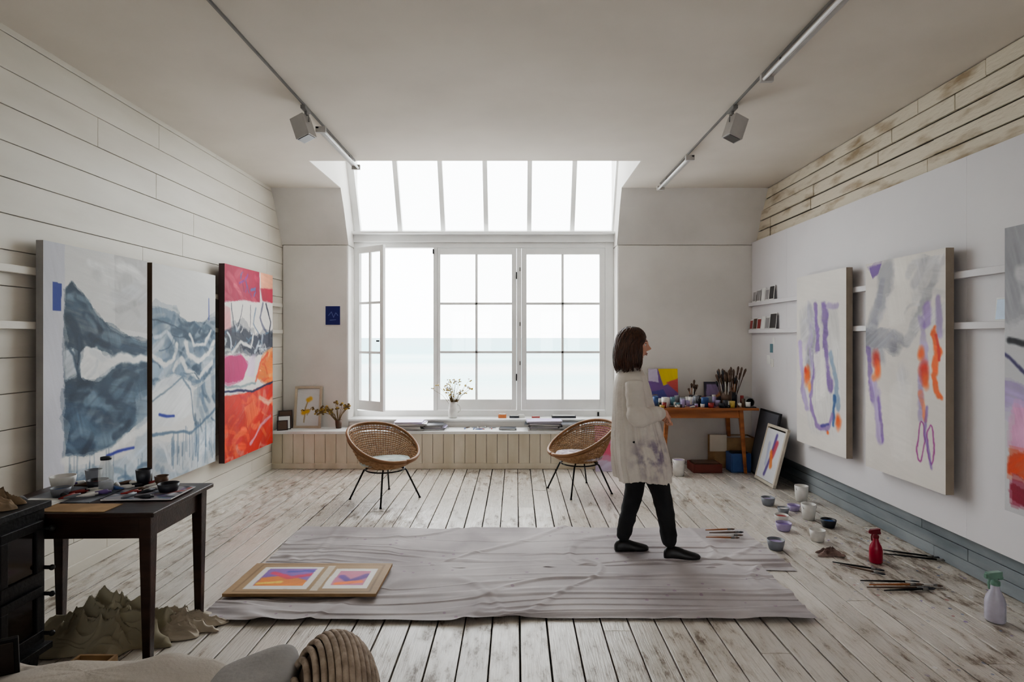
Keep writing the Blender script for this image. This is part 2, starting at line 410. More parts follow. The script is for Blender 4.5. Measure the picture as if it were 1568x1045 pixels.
def painting(name,M,W,H,Tk,fn,nu=110,nv=200,edge=None):
    """canvas in local frame: x right 0..W, z up 0..H, front face at y=0 looking toward -y, thickness +y"""
    u=np.linspace(0,1,nu); v=np.linspace(0,1,nv); U,V=np.meshgrid(u,v)
    p=fn(U,V,W,H); C=np.clip(p.C,0,1)
    Cl=np.where(C<=.04045,C/12.92,((C+.055)/1.055)**2.4)
    loc=np.stack([U*W,U*0,(1-V)*H,np.ones_like(U)],-1).reshape(-1,4)
    vs=(loc@np.array(M).T)[:,:3].tolist()
    fs=[(j*nu+i,(j+1)*nu+i,(j+1)*nu+i+1,j*nu+i+1) for j in range(nv-1) for i in range(nu-1)]
    nf=len(fs); o=len(vs); e=.0005
    for q in ((0,e,0),(W,e,0),(W,e,H),(0,e,H),(0,Tk,0),(W,Tk,0),(W,Tk,H),(0,Tk,H)): vs.append(list(M@Vector(q)))
    fs+=[(o+4,o+5,o+6,o+7),(o,o+1,o+5,o+4),(o+1,o+2,o+6,o+5),(o+2,o+3,o+7,o+6),(o+3,o,o+4,o+7)]
    me=D.meshes.new(name); me.from_pydata(vs,[],fs)
    me.materials.append(M_paint); me.materials.append(edge or M_canvasedge)
    me.polygons.foreach_set('material_index',[0]*nf+[1]*5)
    at=me.color_attributes.new('Col','FLOAT_COLOR','POINT')
    arr=np.ones((len(vs),4),dtype=np.float32); arr[:nu*nv,:3]=Cl.reshape(-1,3)
    at.data.foreach_set('color',arr.ravel()); me.update()
    ob=D.objects.new(name,me); SC.collection.objects.link(ob); return ob

DK=(44,62,82); MD=(84,106,128); LT=(150,166,180); WH=(220,220,218)
DKS=[(34,50,70),(52,72,92),(84,104,124),(62,84,104),(112,132,148),(30,44,62),(134,150,164)]
def f_blue1(U,V,W,H):
    p=P(U,V,W,H,(208,207,205))
    p.poly([(0,-.1),(.17,-.1),(.165,1.1),(0,1.1)],(198,198,206),1,.004,.1)
    p.poly([(.62,-.1),(1.1,-.1),(1.1,.33),(.64,.30)],(184,183,182),.8,.008,.15)
    p.wash([(.17,0),(1,0),(1,.3),(.17,.14)],[(196,196,196),(188,190,194),(214,214,212)],14,.4,.09,21,.5,(-.3,.3))
    p.bloom(.45,.09,.06,(188,188,188),.5,.3)
    m1=[(.165,.16),(.24,.13),(.34,.17),(.44,.24),(.56,.29),(.72,.33),(1.1,.36),(1.1,.47),(.8,.50),(.62,.52),(.17,.56)]
    p.poly(m1,DK,.95,.045,.45)
    p.wash(m1,DKS,60,.3,.05,1,.65,(.0,.9))
    p.stroke([(.17,.19),(.25,.16),(.36,.20),(.46,.27),(.58,.32),(.8,.36),(1.05,.38)],.03,(112,130,146),.5,.04,.6)
    p.poly([(.30,.39),(.35,.365),(.42,.375),(.50,.40),(.58,.42),(.62,.465),(.52,.49),(.42,.51),(.33,.50),(.28,.46)],WH,1,.06,.12)
    p.wash([(.3,.36),(.6,.4),(.6,.5),(.3,.5)],[(186,194,200),(206,208,210)],8,.15,.03,8,.5)
    p.poly([(.165,.39),(.22,.375),(.26,.39),(.27,.48),(.17,.50)],(196,202,208),.9,.05,.3)
    p.stroke([(.55,.45),(.7,.42),(.85,.44),(1.1,.43)],.055,WH,1,.05,.12)
    p.stroke([(.165,.36),(.22,.40),(.3,.5)],.02,DK,.8); p.stroke([(.27,.35),(.3,.5)],.02,DK,.8)
    m2=[(.165,.52),(.32,.5),(.48,.52),(.66,.46),(.85,.48),(1.1,.47),(1.1,.68),(.8,.74),(.6,.78),(.35,.79),(.165,.78)]
    p.poly(m2,(48,68,90),1,.06,.45)
    p.wash(m2,DKS,95,.28,.06,2,.6,(-.9,.6))
    p.bloom(.72,.62,.12,MD,.5,.8); p.bloom(.3,.66,.12,(84,104,124),.5,.8); p.bloom(.55,.56,.08,(34,48,66),.6,.6)
    p.poly([(.85,.62),(1.1,.58),(1.1,.9),(.85,.85)],LT,.6,.06,.5)
    p.stroke([(.165,.79),(.3,.82),(.5,.80),(.75,.77),(1.0,.74)],.05,WH,.95,.05,.15)
    m3=[(.165,.84),(.6,.84),(1.1,.80),(1.1,1.1),(.165,1.1)]
    p.poly(m3,(168,180,190),.9,.05,.4)
    p.wash(m3,[(110,130,148),(80,102,124),(204,206,208)],34,.22,.05,3,.55,(-.4,.8))
    p.poly([(.165,.9),(.35,.87),(.5,.95),(.5,1.1),(.165,1.1)],(76,98,120),.7,.06,.6)
    p.drips(.2,.98,.78,1.0,MD,26,.012,.5,4)
    p.stroke([(.55,.815),(.72,.81),(.84,.815)],.022,(44,52,146),1,.01,.1)
    p.poly([(.07,.14),(.145,.145),(.14,.245),(.07,.245)],(34,52,140),1,.001,.05)
    return p
def f_blue2(U,V,W,H):
    p=P(U,V,W,H,(210,209,206))
    m1=[(-.1,.2),(.1,.19),(.3,.21),(.5,.26),(.7,.25),(1.1,.22),(1.1,.5),(.8,.56),(.5,.58),(.2,.56),(-.1,.60)]
    p.poly(m1,(112,130,148),.95,.06,.5)
    p.wash(m1,[(48,68,88),(70,92,112),(96,116,136),(146,160,172),(40,58,78),(204,207,209)],90,.26,.05,5,.65,(-.9,.9))
    p.bloom(.25,.38,.09,DK,.6,.7); p.bloom(.72,.38,.10,(60,80,102),.6,.7); p.bloom(.1,.28,.08,(76,96,116),.5,.7); p.bloom(.5,.3,.08,(50,70,90),.5,.7)
    p.stroke([(0,.42),(.15,.46),(.3,.43),(.35,.36)],.035,WH,1,.05,.15)
    p.stroke([(.48,.36),(.55,.42),(.72,.45),(.88,.42),(.97,.35)],.045,WH,1,.05,.15)
    p.stroke([(.55,.32),(.62,.38),(.8,.38),(.9,.31)],.03,WH,.9,.05,.15)
    p.stroke([(.30,.50),(.42,.44),(.5,.5),(.7,.53),(.95,.46)],.04,WH,.9,.05,.15)
    p.stroke([(.05,.33),(.2,.31),(.3,.36)],.03,(200,206,212),.8); p.stroke([(0,.25),(.3,.27),(.5,.31)],.012,(50,66,84),.8)
    p.wash(m1,[(44,62,82),(70,92,112),(150,164,176)],20,.2,.025,15,.7,(-1,1))
    p.poly([(-.1,.57),(.3,.5),(.55,.56),(.6,.7),(.3,.76),(-.1,.74)],(210,212,213),.9,.06,.2)
    m2=[(.62,.6),(1.1,.5),(1.1,.95),(.8,.98),(.6,.85)]
    p.poly(m2,LT,.6,.06,.5); p.wash(m2,[(70,92,114),(112,132,150),(50,70,92)],32,.22,.045,6,.55,(.6,1.9))
    p.stroke([(0,.76),(.3,.79),(.6,.8),(1,.72)],.025,MD,.9)
    p.stroke([(.0,.62),(.2,.58),(.42,.53),(.55,.6),(.62,.75)],.018,(76,96,116),.7)
    m3=[(-.1,.8),(.5,.84),(1.1,.78),(1.1,1.1),(-.1,1.1)]
    p.poly(m3,(182,192,200),.7,.05,.4); p.wash(m3,[(110,130,150),(146,162,178),(212,214,216)],32,.2,.05,7,.5,(.4,1.7))
    p.drips(.25,.98,.76,1.0,MD,30,.012,.55,9)
    p.stroke([(.1,.685),(.2,.70),(.3,.705)],.022,(36,48,140),1,.01,.1)
    p.stroke([(.88,.13),(.88,.24)],.012,(44,56,140),1,.004,.1)
    return p
def f_red(U,V,W,H):
    p=P(U,V,W,H,(214,208,202))
    a=[(-.1,-.1),(.68,-.1),(.7,.17),(.4,.17),(-.1,.20)]
    p.poly(a,(160,28,66),1,.015,.25); p.wash(a,[(190,54,92),(128,20,54),(206,96,110)],18,.25,.05,1,.5)
    p.wash([(.2,.03),(.6,.03),(.6,.14),(.2,.14)],[(60,34,90),(110,44,120),(80,90,140)],10,.12,.018,2,.9,(-1.5,1.5))
    p.poly([(.7,-.1),(1.1,-.1),(1.1,.08),(.72,.09)],(218,150,118),1,.01,.3)
    p.poly([(.7,.09),(1.1,.08),(1.1,.17),(.75,.16)],(172,40,66),1,.02,.3)
    p.stroke([(.12,.2),(.2,.36)],.014,(30,34,50),.9); p.stroke([(.33,.2),(.25,.3),(.35,.36)],.012,(30,34,50),.9)
    p.stroke([(.5,.19),(.48,.34)],.010,(30,34,50),.8); p.stroke([(.60,.2),(.56,.3),(.66,.35)],.02,(80,100,124),.8)
    p.stroke([(.78,.18),(.7,.26),(.85,.34)],.035,(80,80,104),.8); p.stroke([(.85,.17),(.95,.28),(.9,.4)],.025,(30,34,50),.9)
    p.poly([(-.1,.20),(.1,.22),(.12,.36),(-.1,.36)],(214,130,136),.8,.03,.3)
    d=[(-.05,.34),(.2,.31),(.5,.34),(.6,.36),(.75,.34),(1.1,.33),(1.1,.43),(.6,.47),(.3,.45),(-.05,.46)]
    p.poly(d,(34,40,56),.85,.09,.5); p.wash(d,[(24,28,42),(80,104,126),(220,217,214),(180,190,202),(220,217,214)],44,.15,.03,4,.85,(-1,1))
    p.stroke([(.15,.45),(.3,.39),(.5,.42),(.55,.36)],.03,(224,222,218),.9)
    p.poly([(-.1,.47),(.3,.46),(.45,.52),(.35,.60),(.1,.62),(-.1,.6)],(168,36,96),1,.04,.25)
    p.poly([(.45,.48),(.6,.46),(.58,.6),(.42,.58)],(206,180,206),.8,.04,.2)
    o=[(.75,.48),(1.1,.42),(1.1,.66),(.8,.64),(.62,.60)]
    p.poly(o,(224,116,44),1,.04,.3); p.wash(o,[(236,160,90),(200,66,40),(240,190,140)],18,.15,.03,5,.7,(-1.2,.2))
    p.stroke([(.6,.62),(.7,.52),(.9,.46)],.03,(206,66,40),.8)
    r=[(-.1,.66),(.3,.67),(.6,.66),(1.1,.64),(1.1,1.1),(-.1,1.1)]
    p.poly(r,(196,44,30),1,.02,.3); p.wash(r,[(226,80,38),(164,26,36),(236,120,66),(186,40,50),(214,130,120)],64,.25,.05,6,.65,(-1.2,1.2))
    p.poly([(.35,.74),(.55,.71),(.65,.8),(.45,.88)],(232,108,52),.7,.08,.5)
    p.stroke([(.5,.95),(.7,.88),(.95,.84)],.04,(214,146,166),.9); p.stroke([(.7,.72),(.9,.76),(1.0,.73)],.05,(226,174,146),.8)
    p.stroke([(-.1,.635),(.2,.65),(.6,.665),(1.1,.63)],.022,(26,24,70),1,.02,.1)
    p.stroke([(0,.61),(.3,.635),(.6,.63)],.025,(90,114,120),.7)
    return p
PU=(112,78,152); PL=(158,136,186); GY=(158,157,164); OR=(228,92,28); RD=(200,44,26)
def f_right_a(U,V,W,H):
    p=P(U,V,W,H,(216,211,205))
    p.poly([(.06,.2),(.3,.16),(.85,.18),(.92,.5),(.85,.9),(.3,.92),(.12,.7)],(204,202,200),.7,.06,.3)
    p.bloom(.2,.3,.09,(180,180,188),.6,.6,2.5); p.bloom(.55,.25,.08,(184,184,190),.5,.6,2)
    p.stroke([(.30,.20),(.34,.34),(.30,.5)],.13,(160,158,174),.8,.07,.5)
    p.wash([(.2,.18),(.45,.18),(.45,.6),(.2,.6)],[GY,PL,(190,188,198)],20,.3,.05,3,.55,(1.2,1.9))
    p.stroke([(.08,.40),(.12,.55),(.16,.68),(.22,.78)],.07,PL,.85,.06,.5)
    p.stroke([(.40,.2),(.46,.35),(.44,.5),(.34,.62),(.32,.72)],.065,PU,.75,.06,.5)
    p.stroke([(.62,.18),(.60,.35),(.66,.5),(.74,.65)],.085,PU,.8,.06,.5)
    p.stroke([(.66,.18),(.82,.19)],.05,PL,.7)
    p.bloom(.24,.60,.065,OR,1,.3,1.6); p.bloom(.28,.66,.035,(236,150,60),.9,.3,1.6); p.bloom(.2,.56,.03,RD,.8,.3,1.5)
    p.stroke([(.70,.45),(.8,.6),(.84,.75)],.06,(116,142,172),.8,.05,.5); p.stroke([(.78,.68),(.76,.83)],.045,(46,84,140),.9,.04,.35)
    p.stroke([(.30,.76),(.42,.87),(.6,.88),(.74,.80)],.055,PU,.7,.05,.5); p.stroke([(.55,.86),(.7,.84)],.03,(60,50,130),.8)
    p.bloom(.85,.83,.05,OR,1,.3,1.8); p.bloom(.66,.89,.025,OR,.9,.3)
    p.poly([(.38,.46),(.58,.43),(.64,.70),(.42,.74)],(226,222,217),.9,.05,.1)
    p.drips(.4,.85,.3,.85,GY,8,.006,.4,3)
    return p
def f_right_b(U,V,W,H):
    p=P(U,V,W,H,(210,204,197))
    p.bloom(.5,.08,.2,(220,215,208),.7,.2)
    p.stroke([(.30,.06),(.18,.2),(.10,.34),(.18,.44)],.17,(156,156,164),.85,.08,.45)
    p.stroke([(.24,.1),(.14,.28)],.07,(132,132,144),.6,.06,.6)
    p.stroke([(.18,.42),(.36,.36),(.55,.38),(.72,.24),(.92,.06)],.07,GY,.75,.07,.5)
    p.wash([(.5,.02),(1,.02),(1,.35),(.5,.4)],[(178,176,178),(192,190,190),(166,164,170)],18,.35,.06,5,.55,(-1.3,-.4))
    p.poly([(.03,.31),(.3,.33),(.46,.38),(.44,.44),(.25,.42),(.02,.40)],(136,136,144),.8,.08,.5)
    p.bloom(.42,.40,.08,(124,124,134),.65,.7); p.bloom(.5,.56,.07,(186,184,188),.7,.5,2)
    p.poly([(.05,.02),(.24,.01),(.19,.06),(.10,.08)],PU,.9,.03,.3)
    p.stroke([(.05,.42),(.07,.55),(.10,.66)],.06,PU,.8,.05,.45)
    p.stroke([(.14,.58),(.17,.7),(.22,.85)],.095,PL,.8,.07,.5); p.stroke([(.2,.66),(.24,.84)],.035,PU,.7,.05,.45)
    p.bloom(.15,.47,.06,RD,.9,.3,1.6); p.bloom(.17,.52,.055,OR,1,.3,1.6); p.bloom(.12,.56,.035,(240,140,60),.8,.3)
    p.stroke([(.74,.28),(.76,.42),(.70,.55),(.72,.70)],.055,PL,.75,.06,.45); p.stroke([(.92,.2),(.94,.35)],.05,PL,.8,.03,.4); p.stroke([(.78,.22),(.8,.3)],.07,PU,.6,.05,.5)
    p.bloom(.76,.50,.055,RD,1,.3,1.8); p.bloom(.74,.43,.04,OR,1,.3,1.5); p.bloom(.79,.55,.045,OR,1,.3,1.5)
    p.stroke([(.86,.34),(.89,.44),(.85,.52),(.91,.60)],.05,OR,.95,.06,.35); p.stroke([(.90,.36),(.92,.46)],.025,RD,.9)
    p.stroke([(.74,.6),(.80,.72)],.045,OR,.6,.04,.5)
    for (cu,cv) in ((.745,.81),(.835,.82)):
        p.stroke([(cu+.035*math.cos(t*math.pi/8),cv+.085*math.sin(t*math.pi/8)) for t in range(17)],.012,(140,40,120),.9,.03,.1)
    p.stroke([(.8,.66),(.78,.76),(.84,.9)],.03,PU,.7)
    p.poly([(.35,.58),(.58,.55),(.62,.9),(.4,.92)],(220,215,210),.7,.08,.1)
    p.poly([(.3,.16),(.6,.12),(.55,.3),(.32,.32)],(222,217,210),.7,.08,.1)
    return p
def f_right_c(U,V,W,H):
    p=P(U,V,W,H,(192,191,194))
    p.poly([(-.1,-.1),(.35,-.1),(.2,.3),(-.1,.36)],(150,150,156),.8,.08,.5)
    p.wash([(0,0),(1,0),(1,.5),(0,.5)],[(164,164,172),(204,202,204),(140,140,152)],20,.4,.08,2,.5,(.6,1.6))
    p.stroke([(.02,.40),(.15,.42),(.3,.5)],.035,(24,24,30),1,.03,.15); p.stroke([(0,.44),(.2,.55),(.5,.5)],.02,(50,40,90),.9)
    p.poly([(-.1,.52),(.3,.58),(.6,.56),(.6,.7),(-.1,.64)],PL,.8,.06,.5)
    p.poly([(.05,.62),(.5,.66),(.8,.7),(.3,.8),(.02,.78)],(216,150,190),.9,.06,.4)
    q=[(.02,.78),(.5,.76),(1.1,.8),(1.1,.9),(.02,.88)]
    p.poly(q,(216,74,28),1,.05,.4); p.wash(q,[(240,130,70),(190,50,40)],12,.2,.05,3,.6)
    p.poly([(.02,.88),(.6,.88),(1.1,.9),(1.1,.97),(.03,.97)],(140,20,50),1,.05,.4)
    return p
def ML(y,z,x,tilt=0):
    R=Matrix(((0,-1,0,0),(1,0,0,0),(0,0,1,0),(0,0,0,1)))
    return Matrix.Translation((x,y,z))@R@Matrix.Rotation(tilt,4,'X')
def MR(y,z,x,tilt=0):
    R=Matrix(((0,1,0,0),(-1,0,0,0),(0,0,1,0),(0,0,0,1)))
    return Matrix.Translation((x,y,z))@R@Matrix.Rotation(tilt,4,'X')
painting('abstract_canvas',ML(3.37,.43,-2.80),.95,1.70,.043,f_blue1,190,330,edge=M_edge_l)
painting('abstract_canvas.001',ML(4.38,.40,-2.80),.92,1.73,.043,f_blue2,180,320,edge=mat('dark_canvas_edge',c(92,74,60),.8))
painting('abstract_canvas.002',ML(5.42,.35,-2.775),1.07,1.91,.055,f_red,160,280,edge=mat('stained_edge',c(84,64,66),.8))
painting('abstract_canvas.003',MR(5.69,.52,2.81),.85,1.63,.055,f_right_a,150,280)
painting('abstract_canvas.004',MR(4.57,.52,2.81),.85,1.62,.055,f_right_b,180,320)
painting('abstract_canvas.005',MR(3.27,.56,2.81),.95,1.62,.055,f_right_c)

def f_navy(U,V,W,H):
    p=P(U,V,W,H,(24,32,104)); p.stroke([(.2,.5),(.4,.3),(.55,.6),(.7,.35),(.85,.5)],.006,(150,160,200),.8,.005,.05); p.stroke([(.3,.75),(.7,.72)],.006,(150,160,200),.8,.005,.05); return p
painting('blue_print',T(-2.35,7.022,1.71),.18,.23,.006,f_navy,50,60,edge=M_paper)
def f_bright(U,V,W,H):
    p=P(U,V,W,H,(130,96,160)); p.poly([(.3,-.1),(1.1,-.1),(1.1,.3),(.5,.5)],(226,200,60),1,.01,.1); p.poly([(-.1,-.1),(.3,-.1),(.35,.4),(-.1,.35)],(206,196,220),1,.01,.1)
    p.poly([(.6,.4),(1.1,.25),(1.1,.8)],(206,96,90),1,.01,.1); p.poly([(-.1,.7),(.5,.6),(.8,1.1),(-.1,1.1)],(90,90,160),1,.01,.1); return p
painting('colourful_canvas',T(1.62,6.93,.752,0,-.1),.36,.42,.02,f_bright,50,50)
def f_vio(U,V,W,H):
    p=P(U,V,W,H,(70,66,80)); p.poly([(.1,.1),(.9,.1),(.9,.6),(.1,.7)],(160,140,180),1,.01); p.stroke([(.2,.8),(.8,.5)],.03,(214,160,120)); return p
painting('small_canvas',T(2.30,6.94,.752,0,-.08),.28,.26,.02,f_vio,30,30)
def f_pink(U,V,W,H):
    p=P(U,V,W,H,(214,150,180)); p.poly([(-.1,.3),(.5,.4),(1.1,.3),(1.1,.7),(-.1,.6)],(232,110,140),1,.03); p.poly([(-.1,.75),(1.1,.8),(1.1,1.1),(-.1,1.1)],(206,196,220),1,.03); return p
painting('pink_canvas',T(.92,6.58,.001,0,-.12),.34,.52,.025,f_pink,40,50)
def f_port(U,V,W,H):
    p=P(U,V,W,H,(214,216,220)); p.stroke([(.6,.1),(.55,.5),(.4,.9)],.05,(90,70,140),.9,.01); p.stroke([(.7,.25),(.6,.5)],.07,(196,60,80),.9,.01); p.stroke([(.5,.45),(.65,.7)],.06,(220,120,50),.9,.01); p.stroke([(.3,.3),(.35,.7)],.05,(180,186,214),.9,.01); return p
b=B()
Mf=MR(6.28,.005,2.64,-.25); Wf,Hf=.46,.62
Fw=mat('pale_frame_wood',c(206,198,184),.5)
b.box((0,-.012,0),(Wf,.02,.03),Fw,Mf); b.box((0,-.012,Hf-.03),(Wf,.02,Hf),Fw,Mf); b.box((0,-.012,0.03),(.03,.02,Hf-.03),Fw,Mf); b.box((Wf-.03,-.012,.03),(Wf,.02,Hf-.03),Fw,Mf)
b.box((.02,.012,.02),(Wf-.02,.018,Hf-.02),M_dark,Mf)
fp=empty('framed_painting'); o=b.build('frame',fp,.003)
o2=painting('artwork',MR(6.25,.04,2.64,-.25),Wf-.06,Hf-.08,.008,f_port,40,50); o2.parent=fp
b=B(); Mk=MR(6.62,.005,2.70,-.2); b.box((0,0,0),(.5,.02,.74),mat('black_board',c(34,34,38),.6),Mk); b.box((.02,-.004,.02),(.48,0,.72),mat('grey_board',c(84,86,94),.6),Mk); b.build('dark_canvas')

# ---------------------------------------------------------------- ceiling tracks & lights
ZT=ZC-.001
b=B(); b.box((-1.606,-2.8,ZT-.016),(-1.594,5.66,ZT),M_track); b.build('light_track')
b=B(); b.box((1.644,-2.8,ZT-.016),(1.656,6.5,ZT),M_track); b.build('light_track.001')
def spot(name,x,y,sg):
    b=B(); b.box((x-.018,y-.06,ZC-.045),(x+.018,y+.06,ZC-.018),M_track)
    b.tube([(x,y,ZC-.04),(x,y,ZC-.09)],.010,M_track)
    M=T(x+.02*sg,y,ZC-.17,.25*sg,0,.35*sg)
    b.box((-.058,-.052,-.09),(.058,.052,.08),M_fix,M); b.box((-.048,-.042,-.094),(.048,.042,-.089),mat('lamp_face',c(90,88,86),.3),M)
    b.tube([(-.062,0,.02),(-.076,0,.07),(0,0,.10),(.076,0,.07),(.062,0,.02)],.006,M_track,6,M=M)
    b.build(name,bevel=.004)
spot('track_spotlight',-1.60,4.33,-1); spot('track_spotlight.001',1.65,4.33,1)
def lamp(name,x,y0,y1,dx):
    b=B()
    b.tube([(x,y0+.15,ZC-.018),(x,y0+.15,ZC-.07)],.008,M_track); b.tube([(x,y1-.15,ZC-.018),(x,y1-.15,ZC-.07)],.008,M_track)
    b.box((x-.014,y0,ZC-.085),(x+.014,y1,ZC-.065),M_fix)
    b.tube([(x+dx,y0+.03,ZC-.10),(x+dx,y1-.03,ZC-.10)],.012,M_tubeg,10)
    for y in (y0,y1-.03): b.box((x-.016+min(dx,0),y,ZC-.112),(x+.016+max(dx,0),y+.03,ZC-.065),M_fix)
    b.build(name,bevel=.003)
lamp('tube_light',-1.60,4.58,5.62,.05); lamp('tube_light.001',1.65,2.35,3.7,-.05); lamp('tube_light.002',1.65,5.3,6.4,-.05)

# ---------------------------------------------------------------- drop cloths
def cloth_mat():
    m,nt,p=newmat('drop_cloth_fabric'); L=nt.links.new
    tc=N(nt,'ShaderNodeTexCoord'); n=N(nt,'ShaderNodeTexNoise'); n.inputs['Scale'].default_value=1.8; n.inputs['Detail'].default_value=7; L(tc.outputs['Object'],n.inputs['Vector'])
    r=N(nt,'ShaderNodeValToRGB'); r.color_ramp.elements[0].position=.35; r.color_ramp.elements[1].position=.65
    r.color_ramp.elements[0].color=c(160,153,154); r.color_ramp.elements[1].color=c(190,184,184); L(n.outputs['Fac'],r.inputs['Fac'])
    vo=N(nt,'ShaderNodeTexVoronoi'); vo.inputs['Scale'].default_value=11; L(tc.outputs['Object'],vo.inputs['Vector'])
    lt=N(nt,'ShaderNodeMath',operation='LESS_THAN'); lt.inputs[1].default_value=.13; L(vo.outputs['Distance'],lt.inputs[0])
    n4=N(nt,'ShaderNodeTexNoise'); n4.inputs['Scale'].default_value=1.3; L(tc.outputs['Object'],n4.inputs['Vector'])
    g4=N(nt,'ShaderNodeMath',operation='GREATER_THAN'); g4.inputs[1].default_value=.50; L(n4.outputs['Fac'],g4.inputs[0])
    ml=N(nt,'ShaderNodeMath',operation='MULTIPLY'); L(g4.outputs[0],ml.inputs[1]); L(lt.outputs[0],ml.inputs[0])
    ml2=N(nt,'ShaderNodeMath',operation='MULTIPLY'); ml2.inputs[1].default_value=.5; L(ml.outputs[0],ml2.inputs[0])
    mx=N(nt,'ShaderNodeMixRGB'); L(ml2.outputs[0],mx.inputs[0]); L(r.outputs[0],mx.inputs[1]); mx.inputs[2].default_value=c(140,108,136)
    L(mx.outputs[0],p.inputs['Base Color']); p.inputs['Roughness'].default_value=.85
    return m
M_cloth=cloth_mat()
def ridge(n,k): return np.clip(1-np.abs(n-.5)*k,0,1)**2*(3-2*np.clip(1-np.abs(n-.5)*k,0,1))
def cloth(name,x0,x1,y0,y1,zb,seed,skew=.0):
    nx,ny=320,220; X,Y=np.meshgrid(np.linspace(0,1,nx),np.linspace(0,1,ny))
    wx=x0+(x1-x0)*X; wy=y0+(y1-y0)*Y
    ex=(fbm(wx*1.5+seed,wy*0+seed,3)-.5)*.12; wy=wy+ex
    wx=wx+(fbm(wy*2+seed,X*0+3+seed,3)-.5)*.12+skew*(1-Y)*(X-.5)
    q=vnoise(wx*.8+seed,wy*.8)*3
    fr=np.clip(1.15-Y*1.3,0.08,1)
    h=ridge(vnoise(wx*.55+seed,wy*9+q),8)*.012*fr
    h+=ridge(vnoise(wx*.8+seed+33,wy*16+q*2),7)*.007*fr
    h+=ridge(vnoise(wx*1.0+seed+40,wy*2.2+20+q*.5),16)*.009
    h+=ridge(vnoise(wx*1.1-wy*1.3+seed+70,wx*.5+wy*1.6+60),20)*.008
    h+=ridge(vnoise(wx*1.7+seed+90,wy*.7+31),22)*.006
    h+=vnoise(wx*2.5+seed,wy*3)*.003
    vs=np.stack([wx,wy,zb+h],-1).reshape(-1,3)
    fs=[(j*nx+i,j*nx+i+1,(j+1)*nx+i+1,(j+1)*nx+i) for j in range(ny-1) for i in range(nx-1)]
    me=D.meshes.new(name); me.from_pydata(vs.tolist(),[],fs); me.materials.append(M_cloth)
    me.polygons.foreach_set('use_smooth',[True]*len(fs)); me.update()
    o=D.objects.new(name,me); SC.collection.objects.link(o); return o
cloth('drop_cloth',-1.72,1.86,3.80,4.62,.001,3.1)
cloth('drop_cloth.001',-1.74,1.64,3.10,3.92,.008,11.7)
def f_mat(U,V,W,H):
    p=P(U,V,W,H,(160,134,102),.10)
    p.poly([(.10,.14),(.52,.14),(.52,.86),(.10,.86)],(222,218,212),1,.004,.05)
    p.poly([(.62,.20),(.92,.20),(.92,.84),(.62,.84)],(222,218,212),1,.004,.05)
    p.poly([(.55,.1),(.60,.1),(.60,.9),(.55,.9)],(196,184,166),1,.006,.1)
    a=[(.14,.20),(.48,.20),(.48,.76),(.14,.76)]
    p.poly(a,(134,100,170),1,.003,.2); p.clip=p.pmask(a,.002)
    p.poly([(.14,.5),(.3,.42),(.49,.6),(.49,.8),(.14,.8)],(232,140,60),1,.02,.2)
    p.stroke([(.2,.35),(.35,.5),(.47,.4)],.04,(210,66,100),.9); p.stroke([(.16,.68),(.3,.62)],.03,(236,206,90),.9); p.stroke([(.3,.3),(.46,.28)],.03,(90,90,180),.8); p.clip=None
    a=[(.66,.28),(.88,.28),(.88,.74),(.66,.74)]
    p.poly(a,(200,120,150),1,.003,.2); p.clip=p.pmask(a,.002)
    p.stroke([(.68,.45),(.78,.6),(.86,.4)],.05,(100,70,160),.9); p.stroke([(.7,.68),(.84,.62)],.04,(232,120,50),.9); p.clip=None
    p.stroke([(.06,.05),(.95,.06),(.95,.94),(.05,.93),(.06,.05)],.012,(116,94,70),.7,.006)
    return p
Mm=T(-1.72,3.33,.050,.0)@Matrix.Rotation(-math.pi/2,4,'X')
painting('mounted_artwork',Mm,.90,.45,.018,f_mat,180,100,edge=M_card)

